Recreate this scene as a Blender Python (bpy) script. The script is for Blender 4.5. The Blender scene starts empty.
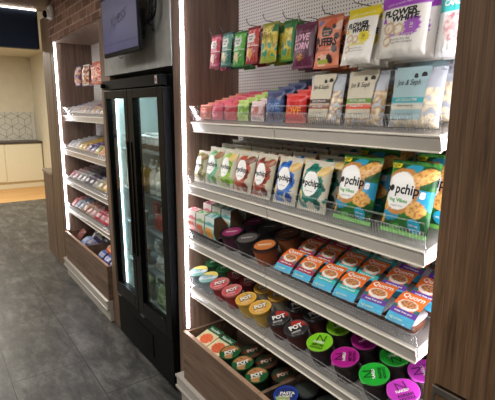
import bpy, bmesh, math, random
from mathutils import Vector, Matrix, noise
random.seed(7)
SC = bpy.context.scene
COL = SC.collection
PI = math.pi
R = math.radians

# ------------------------------------------------------------------ colour and materials
def lin(c):
    def f(v):
        v /= 255.0
        return v / 12.92 if v <= 0.04045 else ((v + 0.055) / 1.055) ** 2.4
    return (f(c[0]), f(c[1]), f(c[2]))
def l4(c): return (*lin(c), 1.0)

MATS = {}
def new_mat(name):
    m = bpy.data.materials.new(name); m.use_nodes = True
    nt = m.node_tree; b = nt.nodes['Principled BSDF']
    return m, nt, b
def flat(name, c, rough=0.5, metal=0.0, spec=0.5, var=0.06, coat=0.0, nscale=30):
    """plain coloured material with a faint procedural mottling"""
    if name in MATS: return MATS[name]
    m, nt, b = new_mat(name)
    tc = nt.nodes.new('ShaderNodeTexCoord'); n = nt.nodes.new('ShaderNodeTexNoise')
    n.inputs['Scale'].default_value = nscale; n.inputs['Detail'].default_value = 4
    nt.links.new(tc.outputs['Object'], n.inputs['Vector'])
    r = nt.nodes.new('ShaderNodeValToRGB')
    a = lin(c)
    r.color_ramp.elements[0].color = (*[v * (1 - var) for v in a], 1); r.color_ramp.elements[1].color = (*[min(1, v * (1 + var)) for v in a], 1)
    r.color_ramp.elements[0].position = .35; r.color_ramp.elements[1].position = .65
    nt.links.new(n.outputs['Fac'], r.inputs['Fac']); nt.links.new(r.outputs['Color'], b.inputs['Base Color'])
    b.inputs['Roughness'].default_value = rough; b.inputs['Metallic'].default_value = metal
    b.inputs['Specular IOR Level'].default_value = spec; b.inputs['Coat Weight'].default_value = coat
    MATS[name] = m
    return m
def ink(c):
    return flat('ink_%02x%02x%02x' % tuple(int(v) for v in c), c, .5, 0, .3, .02)
def printed(name, rough, spec=.5, bump=0.0):
    m, nt, b = new_mat(name)
    a = nt.nodes.new('ShaderNodeAttribute'); a.attribute_name = 'Col'
    nt.links.new(a.outputs['Color'], b.inputs['Base Color'])
    b.inputs['Roughness'].default_value = rough; b.inputs['Specular IOR Level'].default_value = spec
    if bump:
        tc = nt.nodes.new('ShaderNodeTexCoord'); n = nt.nodes.new('ShaderNodeTexNoise'); n.inputs['Scale'].default_value = 45
        bp = nt.nodes.new('ShaderNodeBump'); bp.inputs['Strength'].default_value = bump; bp.inputs['Distance'].default_value = .004
        nt.links.new(tc.outputs['Object'], n.inputs['Vector']); nt.links.new(n.outputs['Fac'], bp.inputs['Height']); nt.links.new(bp.outputs['Normal'], b.inputs['Normal'])
    return m
FILM = printed('printed_film', .38, .5, .45)
CARD = printed('printed_card', .55, .4)
FOIL = printed('printed_foil_lid', .33, .5, .1)

def wood(name, dark, mid, light, axis='Z', scale=1.0, rough=.55):
    m, nt, b = new_mat(name)
    tc = nt.nodes.new('ShaderNodeTexCoord'); mp = nt.nodes.new('ShaderNodeMapping')
    s = {'Z': (14, 14, .9), 'X': (.9, 14, 14), 'Y': (14, .9, 14)}[axis]
    mp.inputs['Scale'].default_value = [v * scale for v in s]
    nt.links.new(tc.outputs['Object'], mp.inputs['Vector'])
    n = nt.nodes.new('ShaderNodeTexNoise'); n.inputs['Scale'].default_value = 1.3; n.inputs['Detail'].default_value = 9; n.inputs['Roughness'].default_value = .62; n.inputs['Distortion'].default_value = 1.1
    nt.links.new(mp.outputs['Vector'], n.inputs['Vector'])
    mp2 = nt.nodes.new('ShaderNodeMapping'); mp2.inputs['Scale'].default_value = [v * scale * 9 if v > 5 else v * scale * 3 for v in s]
    nt.links.new(tc.outputs['Object'], mp2.inputs['Vector'])
    n2 = nt.nodes.new('ShaderNodeTexNoise'); n2.inputs['Scale'].default_value = 1.2; n2.inputs['Detail'].default_value = 3
    nt.links.new(mp2.outputs['Vector'], n2.inputs['Vector'])
    mx = nt.nodes.new('ShaderNodeMath'); mx.operation = 'MULTIPLY_ADD'; mx.inputs[1].default_value = .38
    ad = nt.nodes.new('ShaderNodeMath'); ad.operation = 'MULTIPLY'; ad.inputs[1].default_value = .66
    nt.links.new(n.outputs['Fac'], ad.inputs[0]); nt.links.new(n2.outputs['Fac'], mx.inputs[0]); nt.links.new(ad.outputs[0], mx.inputs[2])
    r = nt.nodes.new('ShaderNodeValToRGB'); e = r.color_ramp.elements
    e[0].position = .36; e[0].color = l4(dark); e[1].position = .70; e[1].color = l4(light)
    k = e.new(.52); k.color = l4(mid)
    nt.links.new(mx.outputs[0], r.inputs['Fac']); nt.links.new(r.outputs['Color'], b.inputs['Base Color'])
    bp = nt.nodes.new('ShaderNodeBump'); bp.inputs['Strength'].default_value = .25; bp.inputs['Distance'].default_value = .002
    nt.links.new(n2.outputs['Fac'], bp.inputs['Height']); nt.links.new(bp.outputs['Normal'], b.inputs['Normal'])
    b.inputs['Roughness'].default_value = rough; b.inputs['Specular IOR Level'].default_value = .35
    return m
W_BAY = wood('wood_bay', (94, 74, 62), (122, 100, 86), (146, 124, 109))
W_PANEL = wood('wood_panel', (70, 50, 35), (104, 78, 55), (128, 101, 75), 'Z', 1.6)
W_BIN = wood('wood_bin', (82, 64, 52), (116, 95, 79), (146, 122, 103), 'X')
W_POST = wood('wood_post', (92, 72, 58), (126, 102, 84), (152, 128, 108))
W_TAN = wood('wood_tan', (100, 80, 60), (128, 104, 80), (150, 126, 100), 'Z', .8)
W_FLOOR = wood('wood_floor', (196, 150, 92), (214, 170, 112), (226, 186, 130), 'Y', .6)
W_CEIL = wood('wood_ceiling', (110, 78, 46), (142, 104, 66), (166, 126, 84), 'Y', .8)
M_RAIL = flat('rail_cream', (182, 176, 167), .22, 0, .5, .02)
M_LIP = flat('rail_lip', (226, 220, 206), .3, 0, .5, .02)  # paler than the rail face: the lip highlight is put into the colour
M_DECK = flat('shelf_deck', (124, 120, 115), .35, 0, .5, .03)
M_WHITE = flat('white_metal', (238, 236, 230), .4, 0, .5, .02)
M_BLACK = flat('black_gloss', (9, 10, 11), .34, 0, .10, .05)
M_BLACKM = flat('black_matt', (11, 12, 13), .5, 0, .10, .05)
M_STEEL = flat('steel', (176, 170, 160), .3, 1.0, .5, .04)
M_WIRE = flat('hook_wire', (96, 94, 94), .35, .8, .5, .04)
M_FRIDGEIN = flat('fridge_liner', (190, 203, 200), .6, 0, .3, .02)
M_CREAM = flat('cream_paint', (226, 220, 200), .7, 0, .3, .03, 0, 6)
M_CABINET = flat('cabinet_cream', (228, 222, 196), .5, 0, .4, .02)
M_NAVY = flat('navy_paint', (20, 32, 50), .7, 0, .3, .05)
M_WTOP = flat('dark_worktop', (70, 62, 58), .4)
M_KRAFT = flat('kraft_card', (104, 82, 60), .8, 0, .2, .06)
M_TUB = flat('tub_white', (206, 206, 210), .35, 0, .5, .02)
M_WALL = flat('room_paint', (196, 190, 180), .7, 0, .3, .03)

def emit(name, c, s):
    m, nt, b = new_mat(name)
    b.inputs['Base Color'].default_value = (0.8, 0.8, 0.8, 1)
    b.inputs['Emission Color'].default_value = l4(c); b.inputs['Emission Strength'].default_value = s
    n = nt.nodes.new('ShaderNodeTexWave'); tc = nt.nodes.new('ShaderNodeTexCoord')      # the row of diodes
    n.bands_direction = 'Z'; n.inputs['Scale'].default_value = 14
    mr = nt.nodes.new('ShaderNodeMapRange'); mr.inputs['To Min'].default_value = s * .7; mr.inputs['To Max'].default_value = s * 1.2
    nt.links.new(tc.outputs['Object'], n.inputs['Vector']); nt.links.new(n.outputs['Fac'], mr.inputs['Value']); nt.links.new(mr.outputs[0], b.inputs['Emission Strength'])
    return m
M_LED = emit('led_white', (250, 246, 255), 16)
M_LEDCEIL = emit('led_ceiling', (255, 250, 240), 5)
M_LEDFR = emit('led_fridge', (215, 242, 252), 8)

def clear(name, tint, gl, rough):
    m = bpy.data.materials.new(name); m.use_nodes = True; nt = m.node_tree
    for n in list(nt.nodes): nt.nodes.remove(n)
    o = nt.nodes.new('ShaderNodeOutputMaterial'); mx = nt.nodes.new('ShaderNodeMixShader')
    t = nt.nodes.new('ShaderNodeBsdfTransparent'); t.inputs['Color'].default_value = (*tint, 1)
    g = nt.nodes.new('ShaderNodeBsdfGlossy'); g.inputs['Roughness'].default_value = rough
    lw = nt.nodes.new('ShaderNodeLayerWeight'); lw.inputs['Blend'].default_value = .5
    pw = nt.nodes.new('ShaderNodeMath'); pw.operation = 'POWER'; pw.inputs[1].default_value = 4
    ma = nt.nodes.new('ShaderNodeMath'); ma.operation = 'MULTIPLY_ADD'; ma.inputs[1].default_value = .4; ma.inputs[2].default_value = gl
    nt.links.new(lw.outputs['Facing'], pw.inputs[0]); nt.links.new(pw.outputs[0], ma.inputs[0]); nt.links.new(ma.outputs[0], mx.inputs['Fac'])
    nt.links.new(t.outputs[0], mx.inputs[1]); nt.links.new(g.outputs[0], mx.inputs[2]); nt.links.new(mx.outputs[0], o.inputs['Surface'])
    return m
M_ACR = clear('clear_acrylic', (.97, .975, .98), .045, .1)
M_GLASS = clear('fridge_glass', (.90, .95, .945), .035, .03)
def acrylic_rib():
    m = bpy.data.materials.new('acrylic_ribs'); m.use_nodes = True; nt = m.node_tree
    for n in list(nt.nodes): nt.nodes.remove(n)
    o = nt.nodes.new('ShaderNodeOutputMaterial'); mx = nt.nodes.new('ShaderNodeMixShader'); mx.inputs['Fac'].default_value = .16
    t = nt.nodes.new('ShaderNodeBsdfTransparent'); g = nt.nodes.new('ShaderNodeBsdfPrincipled')
    g.inputs['Base Color'].default_value = (.95, .96, .97, 1); g.inputs['Roughness'].default_value = .2
    nt.links.new(t.outputs[0], mx.inputs[1]); nt.links.new(g.outputs[0], mx.inputs[2]); nt.links.new(mx.outputs[0], o.inputs['Surface'])
    return m
M_RIB = acrylic_rib()

def pegboard():
    m, nt, b = new_mat('pegboard')
    tc = nt.nodes.new('ShaderNodeTexCoord'); sp = nt.nodes.new('ShaderNodeSeparateXYZ'); nt.links.new(tc.outputs['Object'], sp.inputs[0])
    def M(op, a, bb=None):
        n = nt.nodes.new('ShaderNodeMath'); n.operation = op
        for i, v in enumerate((a, bb)):
            if v is None: continue
            if isinstance(v, (int, float)): n.inputs[i].default_value = v
            else: nt.links.new(v, n.inputs[i])
        return n.outputs[0]
    P = .0155
    def cell(s): return M('SUBTRACT', M('FRACT', M('DIVIDE', s, P)), .5)
    x, z = cell(sp.outputs['X']), cell(sp.outputs['Z'])
    d = M('SQRT', M('ADD', M('MULTIPLY', x, x), M('MULTIPLY', z, z)))
    hole = M('LESS_THAN', d, .2)
    mx = nt.nodes.new('ShaderNodeMix'); mx.data_type = 'RGBA'
    mx.inputs['A'].default_value = l4((218, 214, 206)); mx.inputs['B'].default_value = l4((60, 56, 54))
    nt.links.new(hole, mx.inputs['Factor']); nt.links.new(mx.outputs['Result'], b.inputs['Base Color'])
    b.inputs['Roughness'].default_value = .45
    return m
M_PEG = pegboard()

def brick():
    m, nt, b = new_mat('brick_slips')
    tc = nt.nodes.new('ShaderNodeTexCoord'); sp = nt.nodes.new('ShaderNodeSeparateXYZ'); cb = nt.nodes.new('ShaderNodeCombineXYZ')
    nt.links.new(tc.outputs['Object'], sp.inputs[0]); nt.links.new(sp.outputs['X'], cb.inputs['X']); nt.links.new(sp.outputs['Z'], cb.inputs['Y'])
    t = nt.nodes.new('ShaderNodeTexBrick'); t.inputs['Scale'].default_value = 1
    t.inputs['Brick Width'].default_value = .2; t.inputs['Row Height'].default_value = .068; t.inputs['Mortar Size'].default_value = .006
    t.inputs['Color1'].default_value = l4((122, 84, 68)); t.inputs['Color2'].default_value = l4((172, 128, 106)); t.inputs['Mortar'].default_value = l4((188, 164, 144))
    nt.links.new(cb.outputs[0], t.inputs['Vector'])
    n = nt.nodes.new('ShaderNodeTexNoise'); n.inputs['Scale'].default_value = 14; n.inputs['Detail'].default_value = 6; nt.links.new(tc.outputs['Object'], n.inputs['Vector'])
    mx = nt.nodes.new('ShaderNodeMix'); mx.data_type = 'RGBA'; mx.blend_type = 'MULTIPLY'; mx.inputs['Factor'].default_value = .6
    r = nt.nodes.new('ShaderNodeValToRGB'); r.color_ramp.elements[0].position = .3; r.color_ramp.elements[0].color = (.35, .35, .4, 1); r.color_ramp.elements[1].position = .62
    nt.links.new(n.outputs['Fac'], r.inputs['Fac']); nt.links.new(t.outputs['Color'], mx.inputs['A']); nt.links.new(r.outputs['Color'], mx.inputs['B'])
    nt.links.new(mx.outputs['Result'], b.inputs['Base Color']); b.inputs['Roughness'].default_value = .8
    return m
M_BRICK = brick()

def slate():
    m, nt, b = new_mat('slate_tiles')
    tc = nt.nodes.new('ShaderNodeTexCoord'); mp = nt.nodes.new('ShaderNodeMapping'); mp.inputs['Location'].default_value = (2.92 + .9 * 20, .37 + .45 * 20, 0)
    nt.links.new(tc.outputs['Object'], mp.inputs['Vector'])
    t = nt.nodes.new('ShaderNodeTexBrick'); t.inputs['Scale'].default_value = 1; t.offset = .5
    t.inputs['Brick Width'].default_value = .9; t.inputs['Row Height'].default_value = .45; t.inputs['Mortar Size'].default_value = .0034; t.inputs['Mortar Smooth'].default_value = .2
    t.inputs['Color1'].default_value = (.9, .9, .9, 1); t.inputs['Color2'].default_value = (1, 1, 1, 1); t.inputs['Mortar'].default_value = (.16, .16, .16, 1)
    nt.links.new(mp.outputs[0], t.inputs['Vector'])
    mp2 = nt.nodes.new('ShaderNodeMapping'); mp2.inputs['Scale'].default_value = (1, 2.3, 1); nt.links.new(tc.outputs['Object'], mp2.inputs['Vector'])
    n = nt.nodes.new('ShaderNodeTexNoise'); n.inputs['Scale'].default_value = 3.6; n.inputs['Detail'].default_value = 14; n.inputs['Roughness'].default_value = .76; n.inputs['Distortion'].default_value = .35
    nt.links.new(mp2.outputs[0], n.inputs['Vector'])
    r = nt.nodes.new('ShaderNodeValToRGB'); e = r.color_ramp.elements
    e[0].position = .36; e[0].color = l4((44, 45, 46)); e[1].position = .66; e[1].color = l4((122, 121, 117)); k = e.new(.5); k.color = l4((80, 79, 77))
    nt.links.new(n.outputs['Fac'], r.inputs['Fac'])
    mx = nt.nodes.new('ShaderNodeMix'); mx.data_type = 'RGBA'; mx.blend_type = 'MULTIPLY'; mx.inputs['Factor'].default_value = 1
    nt.links.new(r.outputs['Color'], mx.inputs['A']); nt.links.new(t.outputs['Color'], mx.inputs['B']); nt.links.new(mx.outputs['Result'], b.inputs['Base Color'])
    bp = nt.nodes.new('ShaderNodeBump'); bp.inputs['Strength'].default_value = .3; bp.inputs['Distance'].default_value = .004
    nt.links.new(n.outputs['Fac'], bp.inputs['Height']); nt.links.new(bp.outputs['Normal'], b.inputs['Normal'])
    b.inputs['Roughness'].default_value = .42; b.inputs['Specular IOR Level'].default_value = .45
    return m
M_SLATE = slate()
def laminate():
    m, nt, b = new_mat('grey_stone_laminate')
    tc = nt.nodes.new('ShaderNodeTexCoord'); n = nt.nodes.new('ShaderNodeTexNoise'); n.inputs['Scale'].default_value = 9; n.inputs['Detail'].default_value = 9; n.inputs['Roughness'].default_value = .7
    nt.links.new(tc.outputs['Object'], n.inputs['Vector'])
    r = nt.nodes.new('ShaderNodeValToRGB'); r.color_ramp.elements[0].position = .3; r.color_ramp.elements[0].color = l4((140, 142, 140)); r.color_ramp.elements[1].position = .7; r.color_ramp.elements[1].color = l4((178, 178, 173))
    nt.links.new(n.outputs['Fac'], r.inputs['Fac']); nt.links.new(r.outputs['Color'], b.inputs['Base Color']); b.inputs['Roughness'].default_value = .55
    return m
M_LAM = laminate()

# ------------------------------------------------------------------ mesh helpers
class MB:
    def __init__(s): s.v = []; s.f = []; s.c = None
    def add(s, vs, fs):
        o = len(s.v); s.v += [tuple(v) for v in vs]; s.f += [tuple(i + o for i in f) for f in fs]; return s
    def box(s, x0, x1, y0, y1, z0, z1, bev=0.0, M=None):
        if bev <= 0:
            vs = [(x, y, z) for z in (z0, z1) for y in (y0, y1) for x in (x0, x1)]
            fs = [(0, 2, 3, 1), (4, 5, 7, 6), (0, 1, 5, 4), (2, 6, 7, 3), (0, 4, 6, 2), (1, 3, 7, 5)]
        else:
            bm = bmesh.new(); bmesh.ops.create_cube(bm, size=1)
            for v in bm.verts: v.co = Vector((x0 + (v.co.x + .5) * (x1 - x0), y0 + (v.co.y + .5) * (y1 - y0), z0 + (v.co.z + .5) * (z1 - z0)))
            bmesh.ops.bevel(bm, geom=list(bm.edges), offset=bev, segments=2, affect='EDGES', profile=.5)
            bm.verts.index_update(); vs = [v.co.copy() for v in bm.verts]; fs = [[v.index for v in f.verts] for f in bm.faces]; bm.free()
        if M: vs = [M @ Vector(v) for v in vs]
        return s.add(vs, fs)
    def tube(s, pts, r, n=8):
        pts = [Vector(p) for p in pts]; rings = []
        for i, p in enumerate(pts):
            d = (pts[min(i + 1, len(pts) - 1)] - pts[max(i - 1, 0)]).normalized()
            a = d.cross(Vector((0, 0, 1))) if abs(d.z) < .9 else d.cross(Vector((1, 0, 0)))
            a.normalize(); b = d.cross(a)
            rings.append([p + (a * math.cos(2 * PI * k / n) + b * math.sin(2 * PI * k / n)) * r for k in range(n)])
        vs = [v for q in rings for v in q]; fs = []
        for i in range(len(pts) - 1):
            for k in range(n): fs.append((i * n + k, i * n + (k + 1) % n, (i + 1) * n + (k + 1) % n, (i + 1) * n + k))
        fs.append(tuple(range(n))[::-1]); fs.append(tuple(range((len(pts) - 1) * n, len(pts) * n)))
        return s.add(vs, fs)
    def lathe(s, prof, n=28, sq=0.0):
        """prof: (r, z) list; sq > 0 squares the outline (superellipse)"""
        vs = []; fs = []
        for r, z in prof:
            for k in range(n):
                a = 2 * PI * k / n; c, t = math.cos(a), math.sin(a)
                e = 1.0
                if sq: e = 1.0 / (abs(c) ** sq + abs(t) ** sq) ** (1.0 / sq)
                vs.append((r * c * e, r * t * e, z))
        for i in range(len(prof) - 1):
            for k in range(n): fs.append((i * n + k, i * n + (k + 1) % n, (i + 1) * n + (k + 1) % n, (i + 1) * n + k))
        fs.append(tuple(range(n))[::-1]); fs.append(tuple(range((len(prof) - 1) * n, len(prof) * n)))
        return s.add(vs, fs)
    def mesh(s, name, mat, smooth=False, cols=None):
        me = bpy.data.meshes.new(name); me.from_pydata(s.v, [], s.f); me.update()
        bm = bmesh.new(); bm.from_mesh(me); bmesh.ops.recalc_face_normals(bm, faces=bm.faces); bm.to_mesh(me); bm.free()
        me.materials.append(mat)
        if smooth:
            for p in me.polygons: p.use_smooth = True
        if cols:
            a = me.color_attributes.new('Col', 'FLOAT_COLOR', 'POINT')
            for i, c in enumerate(cols): a.data[i].color = (*lin(c), 1.0)
        return me
    def build(s, name, mat, parent=None, smooth=False, cols=None, loc=None):
        o = bpy.data.objects.new(name, s.mesh(name, mat, smooth, cols)); COL.objects.link(o)
        if parent: o.parent = parent
        if loc: o.location = loc
        return o
def B(*a, **k): return MB().box(*a, **k)
def thing(name, label, cat, loc=(0, 0, 0), rot=(0, 0, 0), group=None):
    o = bpy.data.objects.new(name, None); COL.objects.link(o); o.empty_display_size = .05
    o.rotation_mode = 'ZYX'; o.location = loc; o.rotation_euler = rot
    return tag(o, label, cat, group)
def tag(o, label, cat, group=None):
    o['label'] = label; o['category'] = cat
    if group: o['group'] = group
    return o
def struct(o):
    o['kind'] = 'structure'; return o
def dup(o, parent=None):
    c = o.copy(); COL.objects.link(c)
    if parent: c.parent = parent
    for ch in list(o.children): dup(ch, c)
    return c
class Proto:
    """first call hands out the built original, later calls hand out copies with their parts"""
    ALL = []
    def __init__(s, root): s.root = root; s.used = False; Proto.ALL.append(s)
    def put(s, loc, rot, label, group, cat=None):
        o = s.root if not s.used else dup(s.root)
        s.used = True
        o.location = loc; o.rotation_euler = rot; o['label'] = label; o['group'] = group
        if cat: o['category'] = cat
        return o

# lettering: text outlines turned into meshes and laid on a surface P(x, z)
TXT = {}
def text_geo(t, bold=0.0, shear=0.0):
    k = (t, bold, shear)
    if k in TXT: return TXT[k]
    cu = bpy.data.curves.new('t', 'FONT'); cu.body = t; cu.size = 1; cu.align_x = 'CENTER'; cu.align_y = 'CENTER'; cu.offset = bold; cu.shear = shear; cu.resolution_u = 2
    o = bpy.data.objects.new('t', cu); COL.objects.link(o)
    dg = bpy.context.evaluated_depsgraph_get(); me = bpy.data.meshes.new_from_object(o.evaluated_get(dg))
    vs = [(v.co.x, v.co.y) for v in me.vertices]; fs = [tuple(p.vertices) for p in me.polygons]
    bpy.data.objects.remove(o); bpy.data.meshes.remove(me); bpy.data.curves.remove(cu)
    xs = [v[0] for v in vs]; ys = [v[1] for v in vs]
    cx, cy = (min(xs) + max(xs)) / 2, (min(ys) + max(ys)) / 2
    TXT[k] = ([(x - cx, y - cy) for x, y in vs], fs, max(xs) - min(xs), max(ys) - min(ys))
    return TXT[k]
def letter(root, P, t, x, z, width=None, height=None, rot=0.0, col=(20, 20, 20), bold=.02, shear=0.0, name='lettering'):
    vs, fs, w, h = text_geo(t, bold, shear)
    sx = (width / w) if width else height / h
    sz = (height / h) if height else sx
    c, s = math.cos(rot), math.sin(rot)
    out = []
    for a, b in vs:
        a, b = a * sx, b * sz
        out.append(P(x + a * c - b * s, z + a * s + b * c))
    me = bpy.data.meshes.new(name); me.from_pydata(out, [], fs); me.materials.append(ink(col))
    o = bpy.data.objects.new(name, me); COL.objects.link(o); o.parent = root
    return o

def mixc(a, b, t): return tuple(a[i] + (b[i] - a[i]) * t for i in range(3))
def nz(x, y, s=0.0): return noise.noise(Vector((x, y, s)))
def ell(x, z, cx, cz, rx, rz, rot=0.0):
    dx, dz = x - cx, z - cz; c, s = math.cos(rot), math.sin(rot)
    a, b = (dx * c + dz * s) / rx, (-dx * s + dz * c) / rz
    return math.sqrt(a * a + b * b)

# ------------------------------------------------------------------ bags
def bag_surface(w, h, t, kind='pillow', seed=0.0):
    def e(v):
        if kind == 'pillow': return math.sin(PI / 2 * max(0, min(1, min(v - .05, .95 - v) / .24)))
        if kind == 'pouch': return (math.sin(PI / 2 * max(0, min(1, v / .10))) * (1 - .72 * max(0, (v - .12) / .88) ** 1.1) * (0 if v > .93 else 1)) * (1 if v < .80 else max(0, (.93 - v) / .13))
        return math.sin(PI / 2 * max(0, min(1, min(v - .02, .96 - v) / .30)))
    def P(x, z, off=.0012, side=-1):
        u = max(-1, min(1, 2 * x / w)); v = max(0, min(1, z / h))
        q = e(v) * (1 - abs(u) ** 2.6) ** .7 if abs(u) < 1 else 0
        wr = .0028 * nz(u * 2.2 + seed, v * 3.0, seed) * (1 if 0.03 < v < .97 else 0) + .0016 * math.sin(u * 19 + seed * 5) * max(0, 1 - abs(v - .5) * 2.0 / 1.0 * .0 - min(v, 1 - v) / .22)
        y = side * (t / 2 * q + off) + wr * (.3 + q)
        xx = x * (1 - .05 * e(v)) + .0015 * nz(v * 6, seed)
        return (xx, y, z + .0015 * math.sin(u * 5 + seed) * (1 if v > .9 else 0))
    return P
def bag_mesh(root, P, w, h, paint, back, nu=40, nv=52, name='pouch_film', mat=None):
    m = MB(); cols = []
    for side in (-1, 1):
        vs = []
        for j in range(nv + 1):
            for i in range(nu + 1):
                x = (i / nu - .5) * w; z = j / nv * h
                vs.append(P(x, z, .0004, side)); cols.append(paint(x, z) if side < 0 else back)
        fs = [(j * (nu + 1) + i, j * (nu + 1) + i + 1, (j + 1) * (nu + 1) + i + 1, (j + 1) * (nu + 1) + i) for j in range(nv) for i in range(nu)]
        if side > 0: fs = [f[::-1] for f in fs]
        m.add(vs, fs)
    me = bpy.data.meshes.new(name); me.from_pydata(m.v, [], m.f)
    for p in me.polygons: p.use_smooth = True
    me.materials.append(mat or FILM)
    a = me.color_attributes.new('Col', 'FLOAT_COLOR', 'POINT')
    for i, c in enumerate(cols): a.data[i].color = (*lin(c), 1.0)
    o = bpy.data.objects.new(name, me); COL.objects.link(o); o.parent = root
    return o
def crimp(root, w, z0, z1, col, name):
    m = MB(); n = 22
    for i in range(n):
        x0 = -w / 2 + w * i / n
        m.box(x0, x0 + w / n * .8, -.0022, .0022, z0, z1)
    return m.build(name, ink(col), root)

# ------------------------------------------------------------------ camera (f 446.7 px on 495; pitch 11.4 down, yaw 35.8 left of -X)
F, PIT, YAW, ROL = 446.745, .1994096, .6243315, .0064503
cy, sy, cp, sp = math.cos(YAW), math.sin(YAW), math.cos(PIT), math.sin(PIT)
fw = Vector((-cy * cp, sy * cp, -sp)); rt = Vector((sy, cy, 0)); dn = fw.cross(rt)
cr, sr = math.cos(ROL), math.sin(ROL)
rt2 = rt * cr - dn * sr; dn2 = rt * sr + dn * cr
cam = bpy.data.objects.new('camera', bpy.data.cameras.new('camera')); COL.objects.link(cam)
cam.data.sensor_width = 36; cam.data.sensor_fit = 'HORIZONTAL'; cam.data.lens = F / 495 * 36; cam.data.clip_start = .02
mw = Matrix((( rt2.x, -dn2.x, -fw.x, 0), (rt2.y, -dn2.y, -fw.y, -1.1), (rt2.z, -dn2.z, -fw.z, 1.70), (0, 0, 0, 1)))
cam.matrix_world = mw
SC.camera = cam

# ------------------------------------------------------------------ the setting
struct(B(-9.1, 2.6, -4.1, 1.2, -.06, 0).build('floor', M_SLATE))
struct(B(-11.4, -9.1, -5, 1.2, -.06, .001).build('floor_timber', W_FLOOR))
struct(B(-5.35, 2.6, -4.1, .8, 2.70, 2.76).build('ceiling', W_CEIL))
struct(B(-11.4, -5.36, -5, 1.2, 2.80, 2.86).build('ceiling_kitchen', M_CREAM))
struct(B(-5.36, -5.25, -4.1, -.01, 2.31, 2.80).build('wall_bulkhead', M_NAVY))
struct(B(-11.4, -11.2, -5, 1.2, 0, 2.8).build('wall_far', M_CREAM))
struct(B(-11.4, -5.2, 1.0, 1.2, 0, 2.8).build('wall_side', M_CREAM))
struct(B(-5.2, 2.6, .64, .8, 0, 2.7).build('wall_back', M_WALL))
struct(B(2.5, 2.6, -4.1, .8, 0, 2.7).build('wall_right', M_WALL))
struct(B(-11.4, 2.6, -4.2, -4.1, 0, 2.8).build('wall_front', M_WALL))
struct(B(-4.85, -3.262, -.005, .62, 2.33, 2.69).build('wall_brick', M_BRICK))
struct(MB().box(-3.26, -2.21, -.006, -.0005, 1.925, 2.69).box(-3.18, -2.21, -.0005, .62, 1.925, 2.69).build('wall_panel', M_LAM))
ls = B(-5.247, -5.235, -4.0, -.02, 2.682, 2.694).build('ceiling_led_strip', M_LEDCEIL); tag(ls, 'long white light strip along the top edge of the navy bulkhead', 'light strip')

# kitchen beyond
k = thing('kitchen_cabinet', 'pale cream kitchen base cabinets under the dark worktop in the far alcove', 'cabinet', (-10.62, -.6, 0))
B(0, .56, -2.4, 1.58, .14, .96).build('body', M_CABINET, k)
B(.04, .56, -2.4, 1.58, .002, .14).build('plinth', M_CABINET, k)
for y0 in (-2.35, -1.55, -.75, .05):
    d = B(-.018, 0, y0, y0 + .79, .16, .95, .004).build('door', M_CABINET, k)
B(-.012, 0, .86, 1.57, .15, .955, .004).build('filler_panel', M_CABINET, k)
# cabinets face the camera (+X side)
for ch in k.children: ch.scale.x = -1
tag(B(-11.2, -10.58, -3, .99, .962, 1.0, .004).build('worktop', M_WTOP), 'dark slim worktop running along the cream kitchen cabinets', 'worktop')
def splash():
    t = thing('splashback', 'white splashback with black hexagon cube line pattern above the kitchen worktop', 'splashback', (-11.198, 0, 1.0005))
    B(0, .012, -3, .99, 0, .62).build('tile_panel', flat('tile_white', (216, 214, 204), .4), t)
    m = MB(); r = .15; hgt = math.sqrt(3) * r
    def seg(a, b):
        (y0, z0), (y1, z1) = a, b
        if min(y0, y1) < -2.9 or max(y0, y1) > .98: return
        zz = [z0, z1]
        if max(zz) < .02 or min(zz) > .62: return
        def clip(y, z, yo, zo):
            if z < .006: return (y + (yo - y) * (.006 - z) / (zo - z), .006)
            if z > .62: return (y + (yo - y) * (.62 - z) / (zo - z), .62)
            return (y, z)
        a2 = clip(y0, z0, y1, z1); b2 = clip(y1, z1, y0, z0)
        m.tube([(.013, *a2), (.013, *b2)], .0034, 4)
    for i in range(-14, 6):
        for j in range(-1, 6):
            cyy = i * hgt + (j % 2) * hgt / 2; czz = j * 1.5 * r
            c = [(cyy + r * math.sin(PI / 3 * q), czz + r * math.cos(PI / 3 * q)) for q in range(6)]
            for q in (0, 1, 2): seg(c[q], c[q + 1])
            for q in (1, 3, 5): seg((cyy, czz), c[q])
    m.build('line_pattern', ink((120, 118, 116)), t)
splash()

# low partition and tall column left of the far unit
t = thing('low_partition', 'waist high brown wooden panel standing left of the far shelving unit', 'partition', (-5.42, .3, 0))
B(-.23, .21, -.3, .3, 0, .975).build('panel', W_POST, t); B(-.235, .215, -.31, .3, .975, 1.01, .004).build('top_edge', flat('pale_edge', (176, 158, 134), .5), t)
tag(B(-5.2, -4.86, .0, .6, 0, 2.59, .004).build('wooden_column', W_TAN), 'tall pale tan wooden pillar below the white security camera', 'pillar')

# security camera
t = thing('mounted_camera', 'small white security camera with black dome lens above the tan pillar', 'camera', (-4.60, -.052, 2.562))
B(-.05, .05, -.0, .046, -.06, .06, .018).build('housing', M_WHITE, t)
m = MB(); m.tube([(.0, .01, -.015), (.0, -.018, -.018)], .040, 18); m.build('collar', M_WHITE, t, True)
m = MB(); m.lathe([(.034, 0), (.032, .012), (.022, .024), (.005, .030)], 20)
o = m.build('lens', M_BLACK, t, True); o.location = (.0, -.018, -.018); o.rotation_euler = (R(95), 0, 0)

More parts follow.
